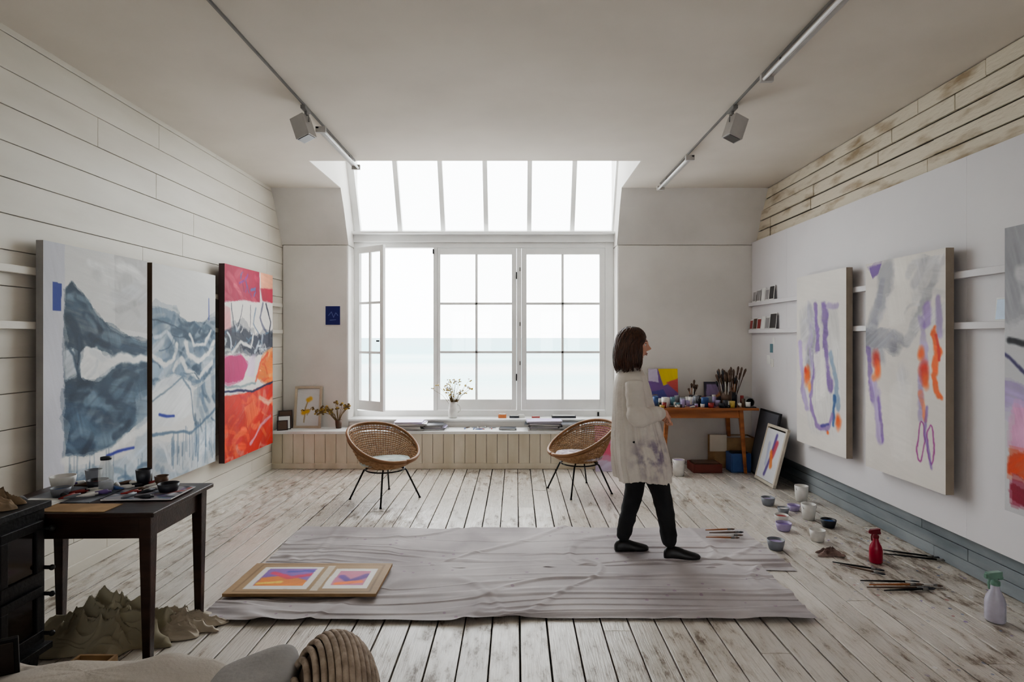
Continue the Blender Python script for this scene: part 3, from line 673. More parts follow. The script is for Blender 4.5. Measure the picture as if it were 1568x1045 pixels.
# ---------------------------------------------------------------- wicker chairs
M_wick=mat('woven_wicker',c(176,140,104),.6,c(138,102,70),30); M_cane=mat('cane_rim',c(146,106,72),.5)
def chair(name,cx,cy,face,cushmat):
    e=empty(name,(cx,cy,0)); e.rotation_euler=(0,0,face)
    def pt(th,t,off=0):
        k=(1-math.cos(th))/2; k=k*k*(3-2*k)*.5+k*.5
        h=.395+.29*k; R=.320+.025*k
        r=.02+(R-.02)*(t**.80); z=.315+(h-.315)*(max(0,(t-.35)/.65)**1.5)
        if off:
            tt=max(0,(t-.35)/.65); nx=tt**.7; nz=1-nx*.9
            return Vector((math.cos(th)*(r+off*nx)-.01,math.sin(th)*(r+off*nx)*1.02,z-off*nz))
        return Vector((math.cos(th)*r-.01,math.sin(th)*r*1.02,z))
    b=B(); ns=72
    for k in range(ns):
        th=2*math.pi*k/ns
        b.tube([pt(th,t/10) for t in range(2 if k%2 else 4,11)],.0035,M_wick,4)
    nr=30
    for j in range(nr):
        t=.12+.87*j/(nr-1); n=ns*2
        pts=[pt(2*math.pi*i/n,t,.005*(1 if ((i//2+j)%2) else -1) if i%2==0 else .0001) for i in range(n+1)]
        b.tube(pts,.0055,M_wick,4)
    b.build('bucket',e)
    b=B(); b.tube([pt(2*math.pi*i/48,1.0)+Vector((0,0,.006)) for i in range(49)],.014,M_cane,8); b.tube([pt(2*math.pi*i/48,.94,.012) for i in range(49)],.007,M_cane,8); b.build('rim',e)
    b=B()
    for k in range(4):
        a=math.pi/4+k*math.pi/2
        b.tube([(.15*math.cos(a),.15*math.sin(a),.305),(.20*math.cos(a),.20*math.sin(a),.275),(.33*math.cos(a),.33*math.sin(a),0.006)],.0085,M_black,8)
        b.lathe([(.0,0),(.012,0.0),(.012,.01),(.0,.014)],M_black,8,T(.33*math.cos(a),.33*math.sin(a),0))
    b.tube([(.185*math.cos(t*math.pi/12),.185*math.sin(t*math.pi/12),.288) for t in range(25)],.007,M_black,6)
    b.build('legs',e)
    b=B(); b.lathe([(0,.324),(.17,.326),(.225,.345),(.24,.365),(.23,.383),(.15,.395),(0,.398)],cushmat,40,T(.02,0,0,0,0,math.radians(-3)),cap0=False); b.build('cushion',e)
    return e
chair('wicker_chair',-1.26,5.48,math.radians(321),mat('pale_cushion',c(190,198,192),.85,c(150,160,156),14,.2))
chair('wicker_chair.001',.64,5.75,math.radians(205),mat('patterned_cushion',c(218,208,206),.85,c(110,92,110),22,.2))

# ---------------------------------------------------------------- woman
M_skin=mat('skin',c(208,160,136),.5,c(196,146,122),20)
M_smock=mat('paint_stained_smock',c(216,209,200),.85,c(206,199,190),5,.2,60)
nt=M_smock.node_tree; p=nt.nodes['Principled BSDF']; L=nt.links.new
src=p.inputs['Base Color'].links[0].from_socket
tc=N(nt,'ShaderNodeTexCoord'); nz=N(nt,'ShaderNodeTexNoise'); nz.inputs['Scale'].default_value=14; nz.inputs['Detail'].default_value=6; L(tc.outputs['Object'],nz.inputs['Vector'])
vm=N(nt,'ShaderNodeVectorMath',operation='DISTANCE'); L(tc.outputs['Object'],vm.inputs[0]); vm.inputs[1].default_value=(.93,3.84,.74)
mr=N(nt,'ShaderNodeMapRange'); mr.inputs['From Min'].default_value=.04; mr.inputs['From Max'].default_value=.20; mr.inputs['To Min'].default_value=.9; mr.inputs['To Max'].default_value=0; L(vm.outputs['Value'],mr.inputs['Value'])
m1=N(nt,'ShaderNodeMapRange'); m1.inputs['From Min'].default_value=.42; m1.inputs['From Max'].default_value=.62; L(nz.outputs['Fac'],m1.inputs['Value'])
m2=N(nt,'ShaderNodeMath',operation='MULTIPLY'); L(mr.outputs[0],m2.inputs[0]); L(m1.outputs[0],m2.inputs[1])
mx=N(nt,'ShaderNodeMixRGB'); L(m2.outputs[0],mx.inputs[0]); L(src,mx.inputs[1]); mx.inputs[2].default_value=c(104,86,122); L(mx.outputs[0],p.inputs['Base Color'])
M_pants=mat('black_trousers',c(34,36,40),.85,c(24,25,28),10,.3,40); M_shoe=mat('black_shoes',c(20,20,22),.4)
M_hair=mat('brown_hair',c(88,56,40),.4,c(50,31,23),30,.3,60,stretch=(3,3,.35))
wm=empty('woman')
def skin_obj(name,verts,edges,radii,m,parent,sub=2,root=0):
    me=D.meshes.new(name); me.from_pydata(verts,edges,[]); me.materials.append(m)
    o=D.objects.new(name,me); SC.collection.objects.link(o); o.parent=parent
    o.modifiers.new('skin','SKIN')
    sv=me.skin_vertices[0].data
    for i,r in enumerate(radii):
        sv[i].radius=r if isinstance(r,tuple) else (r,r); sv[i].use_root=(i==root)
    o.modifiers['skin'].use_smooth_shade=True
    s=o.modifiers.new('sub','SUBSURF'); s.levels=sub; s.render_levels=sub
    return o
V=[(.865,4.05,.90),(.875,3.975,.82),(.955,3.975,.64),(1.02,3.98,.455),(1.055,3.98,.27),(1.08,3.98,.075),
   (.865,4.12,.82),(.872,4.12,.64),(.862,4.12,.455),(.815,4.12,.27),(.765,4.12,.075)]
o=skin_obj('trousers',V,[(0,1),(1,2),(2,3),(3,4),(4,5),(0,6),(6,7),(7,8),(8,9),(9,10)],
   [.12,.098,.092,.074,.064,.054,.098,.092,.074,.064,.054],M_pants,wm)
tx0=D.textures.new('creases','CLOUDS'); tx0.noise_scale=.05; tx0.noise_depth=2
d=o.modifiers.new('d','DISPLACE'); d.texture=tx0; d.strength=.016; d.mid_level=.5; d.texture_coords='LOCAL'
def shoe(b,hx,y,dz=0,yaw=0):
    secs=[(0,.020,.045),(.015,.031,.07),(.06,.034,.085),(.10,.034,.078),(.14,.040,.062),(.18,.043,.050),(.21,.040,.042),(.235,.028,.034),(.248,.010,.022)]
    vs=[];fs=[];seg=18
    for (x,w_,h) in secs:
        for k in range(seg):
            a=2*math.pi*k/seg; sn=math.sin(a); cs=math.cos(a)
            if sn>=0: yy=cs*w_; zz=.012+sn*(h-.012)
            else: yy=math.copysign(abs(cs)**.4*w_,cs); zz=.012*(1+sn)
            vs.append((x,yy,zz))
    n=len(secs)
    for i in range(n-1):
        for k in range(seg):
            k2=(k+1)%seg; fs.append((i*seg+k,(i+1)*seg+k,(i+1)*seg+k2,i*seg+k2))
    fs.append(tuple(range(seg))); fs.append(tuple((n-1)*seg+k for k in range(seg))[::-1])
    b.add(vs,fs,M_shoe,True,T(hx,y,dz,yaw))
b=B(); shoe(b,1.035,3.98,.011,-.12); shoe(b,.715,4.12,.009,.06); b.build('shoes',wm)
rings=[(1.350,.826,.052,.058,0),(1.330,.823,.066,.078,0),(1.31,.82,.084,.118,.0),(1.285,.82,.10,.152,.01),(1.24,.822,.116,.170,.02),(1.17,.828,.132,.178,.035),(1.08,.836,.145,.185,.055),
       (.97,.85,.160,.195,.07),(.86,.864,.176,.205,.085),(.76,.88,.188,.215,.10),(.67,.893,.194,.222,.11),(.60,.905,.193,.226,.115),(.555,.91,.191,.226,.12),(.565,.91,.165,.195,.10)]
rr=[]
for a,b_ in zip(rings[:-1],rings[1:]):
    for i in range(4): rr.append(tuple(a[k]+(b_[k]-a[k])*i/4 for k in range(5)))
rr.append(rings[-1]); seg=180; vs=[];fs=[]
for (z,cx,rx,ry,a) in rr:
    for k in range(seg):
        th=2*math.pi*k/seg
        nn=mnoise.noise(Vector((math.cos(th)*3.2,math.sin(th)*3.2,z*.8)))*1.2+mnoise.noise(Vector((math.cos(th)*8,math.sin(th)*8,z*1.0+5)))*1.5
        f=1+a*nn
        vs.append((cx+rx*f*math.cos(th),4.05+ry*f*math.sin(th),z+(0.014*math.sin(3*th+.5) if z<.62 else 0)))
n=len(rr)
for i in range(n-1):
    for k in range(seg):
        k2=(k+1)%seg; fs.append((i*seg+k,(i+1)*seg+k,(i+1)*seg+k2,i*seg+k2))
fs.append(tuple(range(seg))); fs.append(tuple((n-1)*seg+k for k in range(seg))[::-1])
b=B(); b.add(vs,fs,M_smock,True)
def sleeve(sh,el,wr):
    sh,el,wr=map(Vector,(sh,el,wr)); P_=[];R_=[]
    ctrl=[(sh,.058),(sh.lerp(el,.35),.064),(sh.lerp(el,.7),.062),(el,.064),(el.lerp(wr,.3),.060),(el.lerp(wr,.6),.053),(el.lerp(wr,.82),.050),(el.lerp(wr,.92),.040),(wr,.034)]
    m=60
    for i in range(m+1):
        t=i/m*(len(ctrl)-1); k=min(int(t),len(ctrl)-2); f=t-k; p0=ctrl[max(k-1,0)]; p1=ctrl[k]; p2=ctrl[k+1]; p3=ctrl[min(k+2,len(ctrl)-1)]
        def cr(a,b_,c_,d_): return .5*((2*b_)+(c_-a)*f+(2*a-5*b_+4*c_-d_)*f*f+(3*b_-a-3*c_+d_)*f**3)
        P_.append(cr(p0[0],p1[0],p2[0],p3[0])); r=cr(p0[1],p1[1],p2[1],p3[1])
        r*=1+.10*math.sin(i*1.05)*(0.3+.7*(i/m)); R_.append(r)
    b.tube(P_,R_,M_smock,24)
sleeve((.81,3.90,1.245),(.815,3.820,1.01),(1.01,3.895,1.035)); sleeve((.82,4.20,1.245),(.86,4.255,1.01),(1.03,4.13,.985))
o=b.build('smock',wm)
r=o.modifiers.new('r','REMESH'); r.mode='VOXEL'; r.voxel_size=.0065; r.use_smooth_shade=True
s=o.modifiers.new('sm','SMOOTH'); s.iterations=2; s.factor=.5
tx=D.textures.new('wrinkle','CLOUDS'); tx.noise_scale=.12; tx.noise_depth=1
d=o.modifiers.new('d','DISPLACE'); d.texture=tx; d.strength=.010; d.mid_level=.5; d.texture_coords='LOCAL'
b=B()
b.tube([(.826+.060*math.cos(t*math.pi/12),4.05+.064*math.sin(t*math.pi/12),1.348-.014*math.cos(t*math.pi/12)) for t in range(25)],.012,M_smock,8); b.build('collar',wm)
b=B(); b.tube([(.815,4.05,1.28),(.825,4.05,1.35),(.842,4.05,1.44)],[.056,.050,.052],M_skin,20); b.build('neck',wm)
def g(x,s): return math.exp(-(x/s)**2)
def headfn(d,q):
    x,y,z=q.x,q.y,q.z
    if z<0:
        t=-z/.115
        y*=1-.30*t*t
        if x<0: x*=1-.35*t
        else: x*=1+.10*t*(1-t)*2
    if z>.03 and x>0: x*=1-.10*((z-.03)/.085)
    if d.x>.0:
        w=min(1,d.x*3)
        x+= w*.026*g(y,.012)*g(z+.020,.015)*(1) + w*.014*g(y,.010)*g(z-.002,.020)
        x+= w*.009*g(y,.022)*g(z+.055,.012)
        x-= w*.006*g(y,.02)*g(z+.040,.006)
        x-= w*.005*g(y,.03)*g(z+.074,.007)
        x+= w*.012*g(y,.026)*g(z+.095,.018)
        x+= w*.007*g(y,.05)*g(z-.030,.012)
        x-= w*.010*(g(y-.031,.016)+g(y+.031,.016))*g(z-.008,.012)
        x+= w*.003*(g(y-.04,.02)+g(y+.04,.02))*g(z+.025,.018)
        y+= math.copysign(w*.007*g(abs(y)-.012,.008)*g(z+.026,.010),y)
    return Vector((x,y,z))
hd=empty('head',(.840,4.05,1.498)); hd.parent=wm; hd.rotation_euler=(0,math.radians(4),math.radians(-4))
b=B(); b.sphere((0,0,0),(.092,.074,.115),M_skin,96,90,fn=headfn)
for sy in (-1,1):
    b.sphere((-.008,sy*.073,-.005),(.017,.008,.030),M_skin,14,10)
    b.sphere((-.004,sy*.078,-.004),(.009,.006,.018),M_skin,10,8)
b.build('face',hd)
M_eyew=mat('eye_white',c(225,222,218),.2); M_iris=mat('iris',c(50,38,30),.2); M_lip=mat('lips',c(160,92,86),.5)
b=B()
for sy in (-1,1):
    b.sphere((.070,sy*.031,.007),(.0115,.0125,.0095),M_eyew,16,12); b.sphere((.0775,sy*.031,.007),(.0048,.0058,.0058),M_iris,12,8)
    b.tube([(.084,sy*.016,.030),(.086,sy*.030,.035),(.074,sy*.047,.030)],[.002,.003,.0015],M_hair,6)
    b.tube([(.076,sy*.020,.014),(.0815,sy*.031,.018),(.072,sy*.043,.013)],[.001,.0024,.001],M_hair,6)
b.tube([(.082,-.022,-.056),(.0925,-.011,-.0525),(.097,0,-.054),(.0925,.011,-.0525),(.082,.022,-.056)],[.001,.0032,.004,.0032,.001],M_lip,8)
b.tube([(.082,-.020,-.0585),(.091,-.01,-.0625),(.0945,0,-.0635),(.091,.01,-.0625),(.082,.020,-.0585)],[.001,.0034,.0043,.0034,.001],M_lip,8)
b.build('eyes_and_lips',hd)
def hairpt(u,s,ex=0):
    if s<.42:
        ph=s/.42*math.pi/2; R=math.sin(ph); z=.122*math.cos(ph)+.008
    else:
        R=1+.16*math.sin((s-.42)/.58*math.pi*.75); z=.008-(s-.42)/.58*.190
    rx,ry=.108,.092
    a0=math.radians(8+50*min(1,max(0,(.085-z)/.085))**.8)
    if z>.085: a0=math.radians(8)*max(0,(.13-z)/.045)
    a=a0+(2*math.pi-2*a0)*u
    back=max(0,-math.cos(a))
    if s>.42: R*=1-.20*back*((s-.42)/.58)**1.5
    e=1+ex
    return Vector((-.018+rx*R*e*math.cos(a),ry*R*e*math.sin(a),z+ex*.03+(.014*math.sin(a*5+1)*max(0,s-.8)*5)))
na,ns=80,34; vs=[];fs=[]
for j in range(ns+1):
    for i in range(na+1): vs.append(hairpt(i/na,j/ns*.93))
for j in range(ns):
    for i in range(na): fs.append((j*(na+1)+i,(j+1)*(na+1)+i,(j+1)*(na+1)+i+1,j*(na+1)+i+1))
b=B(); b.add(vs,fs,M_hair,True)
R=random.Random(3)
for i in range(260):
    u=(i+R.random()*.8)/260; s0=R.uniform(.02,.3); s1=R.uniform(.86,1.05); ph=R.uniform(0,6); am=R.uniform(.008,.028); pts=[];rs=[]
    for k in range(13):
        t=k/12; s=s0+(s1-s0)*t
        pts.append(hairpt(min(1,max(0,u+am*math.sin(ph+t*6)*t)),s,.03+.08*math.sin(ph*3+t*5)*t-.12*max(0,t-.85)*3)); rs.append((.0075*(1-.75*t*t)) if t>0 else .003)
    b.tube(pts,rs,M_hair,6)
b.build('hair',hd)
def hand(name,wr,dirv,palmn,side):
    w_=Vector(wr); d=Vector(dirv).normalized(); nrm=(Vector(palmn)-d*Vector(palmn).dot(d)).normalized(); s=d.cross(nrm)*side
    V=[w_-d*.03,w_,w_+d*.045]; E=[(0,1),(1,2)]; R=[(.022,.022),(.021,.024),(.020,.030)]
    ln=[.068,.075,.07,.055]
    for k in range(4):
        off=s*(.027-.018*k); i=len(V)
        kn=w_+d*(.085-.004*abs(k-1))+off; l=ln[k]; cur=.25+.12*k
        p1=kn+(d*math.cos(cur)+nrm*math.sin(cur))*l*.45
        p2=p1+(d*math.cos(cur*2.2)+nrm*math.sin(cur*2.2))*l*.32
        p3=p2+(d*math.cos(cur*3.2)+nrm*math.sin(cur*3.2))*l*.23
        V+= [w_+d*.055+off*.8,kn,p1,p2,p3]; E+=[(2,i),(i,i+1),(i+1,i+2),(i+2,i+3),(i+3,i+4)]; R+=[(.013,.013),(.0095,.0095),(.0085,.0085),(.008,.008),(.0065,.0065)]
    i=len(V)
    V+=[w_+d*.02+s*.022,w_+d*.045+s*.042+nrm*.008,w_+d*.07+s*.052+nrm*.018,w_+d*.092+s*.052+nrm*.026]
    E+=[(1,i),(i,i+1),(i+1,i+2),(i+2,i+3)]; R+=[(.013,.013),(.0105,.0105),(.009,.009),(.007,.007)]
    skin_obj(name,[tuple(v) for v in V],E,R,M_skin,wm,2,1)
hand('hand_right',(1.01,3.895,1.035),(.50,.82,-.25),(-.5,.4,-.8),-1)
hand('hand_left',(1.03,4.13,.985),(.5,-.8,-.1),(-.5,-.4,-.8),1)

# ---------------------------------------------------------------- tables
def legtap(b,x,y,z1,w0,w1,m,M=None,dx=0,dy=0):
    vs=[(x-w0+dx,y-w0+dy,0),(x+w0+dx,y-w0+dy,0),(x+w0+dx,y+w0+dy,0),(x-w0+dx,y+w0+dy,0),(x-w1,y-w1,z1),(x+w1,y-w1,z1),(x+w1,y+w1,z1),(x-w1,y+w1,z1)]
    b.add(vs,[(0,3,2,1),(4,5,6,7),(0,1,5,4),(1,2,6,5),(2,3,7,6),(3,0,4,7)],m,False,M)
Mt=T(-2.12,2.91,0,.02)
b=B(); hx,hy=.43,.275
b.box((-hx,-hy,.712),(hx,hy,.735),M_mahog,Mt)
for sx in (-1,1):
    b.box((sx*(hx-.06)-.012,-hy+.05,.60),(sx*(hx-.06)+.012,hy-.05,.712),M_mahog,Mt)
    for sy in (-1,1): legtap(b,sx*(hx-.055),sy*(hy-.05),.712,.017,.029,M_mahog,Mt)
for sy in (-1,1): b.box((-hx+.05,sy*(hy-.055)-.01,.60),(hx-.05,sy*(hy-.055)+.01,.712),M_mahog,Mt)
b.build('side_table',bevel=.004)
Mt2=T(2.15,6.72,0,0)
b=B(); hx,hy=.61,.27
b.box((-hx,-hy,.722),(hx,hy,.748),M_orangewood,Mt2)
for sx in (-1,1):
    b.box((sx*(hx-.2)-.01,-hy+.06,.63),(sx*(hx-.2)+.01,hy-.06,.722),M_orangewood,Mt2)
    for sy in (-1,1): legtap(b,sx*(hx-.19),sy*(hy-.06),.722,.015,.024,M_orangewood,Mt2,dx=sx*.05,dy=sy*.02)
for sy in (-1,1): b.box((-hx+.19,sy*(hy-.06)-.01,.63),(hx-.19,sy*(hy-.06)+.01,.722),M_orangewood,Mt2)
b.build('work_table',bevel=.004)

def cmat(n,rgb,r=.4): return mat(n,c(*rgb),r,scale=20)
PAL={'white':cmat('pot_white',(222,220,215)),'grey':cmat('pot_grey',(130,134,142)),'purple':cmat('paint_purple',(116,92,150)),'blue':cmat('paint_blue',(60,88,140)),
 'orange':cmat('paint_orange',(204,120,66)),'red':cmat('paint_red',(150,54,54)),'dark':cmat('pot_dark',(44,46,54)),'teal':cmat('paint_teal',(96,136,148)),'yellow':cmat('paint_yellow',(198,176,96)),'brown':cmat('pot_brown',(96,74,60)),'lav':cmat('paint_lav',(176,162,200))}
def vessel(b,x,y,z,r,h,body,paint,taper=.75,fill=.7):
    M=T(x,y,z)
    b.lathe([(r*taper,0),(r*(taper+(1-taper)*.6),h*.5),(r,h),(r*.93,h),(r*.9,h*fill),(0.001,h*fill)],PAL[body],22,M)
    b.lathe([(0.001,h*fill+.0015),(r*.88,h*fill+.0015)],PAL[paint],22,M,cap0=False)
def pot(name,x,y,z,r,h,body,paint,taper=.75,fill=.7):
    b=B(); vessel(b,x,y,z,r,h,body,paint,taper,fill)
    if h>.12: b.tube([(x-r*math.cos(t),y-.02,z+h*.9-.05*math.sin(t)) for t in [i*math.pi/10 for i in range(11)]],.002,M_track,5)
    return b.build(name)
pots=[(2.335,5.27,.062,.07,'grey','lav'),(2.49,5.10,.055,.05,'lav','purple'),(2.70,5.38,.062,.15,'white','white'),(2.50,4.86,.060,.13,'white','lav'),
 (2.155,4.58,.062,.06,'lav','purple'),(2.56,4.66,.060,.06,'dark','blue'),(2.30,4.34,.058,.085,'white','white'),(1.905,4.17,.062,.07,'grey','lav'),(2.24,4.80,.058,.055,'white','red'),(2.36,5.02,.05,.05,'grey','white'),(2.62,5.12,.05,.05,'lav','white')]
for i,(x,y,r,h,bo,pa) in enumerate(pots):
    pot('paint_pot' if i==0 else 'paint_pot.%03d'%i,x,y,.001,r,h,bo,pa)
def spray(name,x,y,h,body,nozzle,rz=0):
    b=B(); M=T(x,y,.001,rz); r=h*.17
    b.lathe([(r*.9,0),(r,.01),(r,h*.38),(r*.85,h*.48),(r*.45,h*.62),(r*.38,h*.72)],body,20,M)
    b.lathe([(r*.48,h*.70),(r*.48,h*.78),(r*.25,h*.80),(r*.25,h*.84)],nozzle,16,M,cap1=True)
    b.box((-r*1.15,-r*.28,h*.83),(r*.75,r*.28,h*.96),nozzle,M)
    b.box((-r*1.45,-r*.15,h*.86),(-r*1.15,r*.15,h*.94),nozzle,M)
    b.tube([M@Vector((-r*.75,0,h*.84)),M@Vector((-r*.95,0,h*.76)),M@Vector((-r*.85,0,h*.64))],r*.13,nozzle,6)
    b.box((r*.3,-r*.2,h*.80),(r*.95,r*.2,h*.86),nozzle,M)
    b.build(name,bevel=.002)
spray('spray_bottle',2.48,3.92,.24,cmat('red_plastic',(160,24,56),.3),cmat('dark_red_plastic',(120,26,40),.3),.3)
spray('spray_bottle.001',2.62,3.11,.28,cmat('clear_plastic',(190,186,200),.25),cmat('green_plastic',(120,156,140),.3),.2)
def brushset(name,items):
    b=B()
    for (x,y,z,a,l,k) in items:
        M=T(x,y,z,a)
        hm=[M_orangewood,M_black,PAL['white'],PAL['brown']][k%4]
        b.tube([M@Vector((0,0,0)),M@Vector((l*.55,0,.0)),M@Vector((l*.75,0,0))],[.004,.007,.006],hm,8)
        b.tube([M@Vector((l*.75,0,0)),M@Vector((l*.85,0,0))],.009,M_track,8)
        b.tube([M@Vector((l*.85,0,0)),M@Vector((l*.93,0,0)),M@Vector((l,0,0))],[.011,.014,.006],PAL['dark'] if k%2 else PAL['brown'],8,ell=(1,.5))
    b.build(name)
brushset('paint_brushes',[(2.18,3.60,.012,-.05,.36,1),(2.2,3.54,.012,.02,.34,0),(2.16,3.50,.014,-.02,.4,3),(2.24,3.46,.012,.08,.33,1),(2.45,3.58,.012,-.3,.2,2)])
brushset('paint_brushes.001',[(2.17,3.90,.012,-.5,.30,1),(2.2,3.86,.012,-.7,.26,3),(2.62,4.05,.012,-.35,.42,1),(2.66,4.12,.012,-.45,.35,1)])
brushset('paint_brushes.002',[(1.50,4.50,.028,.1,.24,0),(1.51,4.44,.028,.05,.27,3),(1.47,4.38,.028,.02,.28,2),(1.45,4.34,.028,-.05,.25,0)])

def rag(name,cx,cy,rx,ry,h,m,seed,z0=0.0,nx=120,fq=1.0):
    X,Y=np.meshgrid(np.linspace(-1,1,nx),np.linspace(-1,1,nx))
    r=np.maximum(np.abs(X),np.abs(Y)); th=np.arctan2(Y,X)
    rr=r*(1+.45*(vnoise(np.cos(th)*2.6+seed+4,np.sin(th)*2.6+seed+4)-.5)*2)
    x=np.cos(th)*rr; y=np.sin(th)*rr
    def fold(ph): 
        s=np.abs(np.sin(math.pi*ph)); return 1-s**.7       # narrow raised pleats between flat valleys
    f1=fold(fq*2.6*vnoise(x*1.5+seed+3,y*1.5+seed)+x*1.0*fq+seed)
    f2=fold(fq*2.8*vnoise(x*2.1+seed+30,y*2.1+seed+17)-y*1.4*fq+x*.6)
    f3=fold(fq*3.0*vnoise(x*3.1+seed+60,y*3.1+seed+47)+(x+y)*1.2)
    env=np.clip(1-r**2.5,0,1)**.5
    body=.30+.70*np.clip(1-r*.95,0,1)
    z=env*h*body*(.42+.42*f1+.32*f2+.16*f3+.35*vnoise(x*1.6+seed+5,y*1.6))
    z=np.maximum(z,0)+.003+.004*(1-r)
    vs=np.stack([cx+x*rx+f2*rx*.06*env,cy+y*ry+f1*ry*.10*env,z0+z],-1).reshape(-1,3)
    fs=[(j*nx+i,j*nx+i+1,(j+1)*nx+i+1,(j+1)*nx+i) for j in range(nx-1) for i in range(nx-1)]
    me=D.meshes.new(name); me.from_pydata(vs.tolist(),[],fs); me.materials.append(m); me.polygons.foreach_set('use_smooth',[True]*len(fs)); me.update()
    o=D.objects.new(name,me); SC.collection.objects.link(o); return o
M_olive=mat('olive_cloth',c(176,170,150),.9,c(156,150,130),2,.05,120); M_linen=mat('linen_cloth',c(202,194,180),.9,c(184,174,158),2,.05,120)
rag('crumpled_cloth',-2.12,2.95,.36,.20,.20,M_olive,2.2,0,170,1.1)
rag('crumpled_cloth.001',-1.84,3.04,.28,.12,.09,M_linen,8.2,0,130,1.3)
rag('paint_rag',2.24,4.06,.10,.06,.045,mat('dirty_rag',c(140,120,112),.9,c(100,80,76),20),4.4,0,60)

zt=.736
def f_pal(U,V,W,H):
    p=P(U,V,W,H,(140,138,144)); rnd=random.Random(2)
    for i in range(30):
        x=rnd.random();y=rnd.random(); p.stroke([(x,y),(x+rnd.uniform(-.2,.2),y+rnd.uniform(-.25,.25))],rnd.uniform(.01,.035),rnd.choice([(60,70,110),(120,90,140),(190,190,200),(40,44,60),(170,90,80),(90,110,130)]),.9)
    return p
def flat(name,x,y,z,w,h,rz,fn,t=.006,e=None,nu=50,nv=40):
    return painting(name,T(x,y,z+t,rz)@Matrix.Rotation(-math.pi/2,4,'X'),w,h,t,fn,nu,nv,edge=e or M_paper)
flat('palette_board',-2.06,2.82,zt+.005,.34,.24,.05,f_pal)
b=B(); b.box((-2.52,2.652,zt),(-1.92,2.78,zt+.003),M_card,None); b.box((-2.46,2.80,zt),(-2.10,3.1,zt+.004),PAL['grey']); b.box((-2.44,2.70,zt+.0032),(-2.24,2.86,zt+.006),M_paper); b.build('paper_sheets')
pot('paint_bowl',-2.42,3.04,zt+.006,.060,.07,'white','lav'); pot('paint_bowl.001',-1.82,2.98,zt+.002,.052,.05,'dark','dark'); pot('paint_bowl.002',-2.32,2.90,zt+.006,.045,.045,'grey','blue')
pot('paint_bowl.003',-2.22,3.02,zt+.006,.05,.055,'dark','red'); pot('paint_bowl.004',-2.04,3.12,zt+.002,.04,.09,'dark','dark'); pot('paint_bowl.005',-2.30,3.10,zt+.006,.04,.09,'grey','white'); pot('paint_bowl.006',-1.93,3.10,zt+.002,.035,.06,'brown','dark')
b=B(); Mj=T(-2.14,2.97,zt+.012)
gm,nt,p=newmat('jar_glass'); p.inputs['Base Color'].default_value=(.75,.78,.78,1); p.inputs['Roughness'].default_value=.08; p.inputs['Alpha'].default_value=.30
b.lathe([(.03,0),(.034,.01),(.034,.12),(.024,.15),(.022,.165)],gm,20,Mj,cap1=False); b.lathe([(.025,.165),(.025,.18),(0.001,.182)],PAL['dark'],20,Mj); b.lathe([(.03,.004),(.031,.05),(0.001,.051)],PAL['grey'],20,Mj); b.build('glass_jar')
b=B(); r=random.Random(5)
for i in range(34):
    x=r.uniform(-2.46,-1.90); y=r.uniform(2.78,3.12); a=r.uniform(0,3); M=T(x,y,zt+.02,a)
    k=r.choice(['white','blue','red','grey','purple','white','dark','brown'])
    b.tube([M@Vector((0,0,0)),M@Vector((.05,0,0)),M@Vector((.075,0,0)),M@Vector((.076,0,0)),M@Vector((.09,0,0))],[.003,.011,.012,.006,.006],PAL[k],8)
b.build('paint_tubes')

zt2=.749
b=B(); r=random.Random(9)
for i in range(74):
    x=r.uniform(1.58,2.72); y=r.uniform(6.50,6.86); k=r.choice(['white','white','grey','dark','dark','grey','lav','teal','yellow','brown','red','blue'])
    vessel(b,x,y,zt2,r.uniform(.02,.036),r.uniform(.03,.12),k,r.choice(['white','purple','blue','orange','dark','red']),.85)
b.build('paint_jars')
b=B()
for i in range(40):
    x=r.uniform(1.60,2.68); y=r.uniform(6.46,6.8); a=r.uniform(0,3); M=T(x,y,zt2+.013,a); k=r.choice(['white','blue','red','grey','purple','white','dark'])
    b.tube([M@Vector((0,0,0)),M@Vector((.05,0,0)),M@Vector((.075,0,0)),M@Vector((.09,0,0))],[.003,.011,.012,.006],PAL[k],8)
b.build('paint_tubes.001')
def brushjar(name,x,y,z,rj,hj,n,body,seed,hm=1.0):
    b=B(); vessel(b,x,y,z,rj,hj,body,'dark',.95,.9); r=random.Random(seed)
    for i in range(n):
        a=r.uniform(0,6.28); rr=r.uniform(0,rj*.6); t=r.uniform(.05,.38); h=r.uniform(.20,.36)*hm
        p0=Vector((x+rr*math.cos(a),y+rr*math.sin(a),z+.03)); dv=Vector((math.cos(a)*t,math.sin(a)*t*.6,1)).normalized()
        b.tube([p0,p0+dv*h*.75],[.004,.005],r.choice([M_orangewood,M_black,PAL['brown'],PAL['white']]),6)
        b.tube([p0+dv*h*.75,p0+dv*h*.83,p0+dv*h*.95,p0+dv*h],[.008,.011,.015,.005],r.choice([PAL['dark'],PAL['brown'],PAL['brown']]),6)
    b.build(name)
brushjar('brush_jar',2.48,6.70,zt2,.06,.17,26,'brown',1,1.25); brushjar('brush_jar.001',2.60,6.82,zt2,.05,.15,18,'dark',2,1.25); brushjar('brush_jar.002',2.12,6.84,zt2,.04,.10,8,'white',3,.75)
b=B(); b.lathe([(.05,0),(.06,.02),(.06,.07),(.05,.09)],M_track,24,T(2.68,6.60,zt2+.06,0,math.pi/2),cap1=True); b.lathe([(.045,.091),(.001,.091)],PAL['dark'],24,T(2.68,6.60,zt2+.06,0,math.pi/2)); b.box((2.62,6.48,zt2),(2.74,6.64,zt2+.012),PAL['dark']); b.build('radio')
b=B(); vessel(b,1.83,6.40,.001,.068,.18,'white','lav',.85,.95); b.tube([(1.83-.068*math.cos(t),6.40-.03,.17-.06*math.sin(t)) for t in [i*math.pi/10 for i in range(11)]],.002,M_track,5); b.build('plastic_bucket')
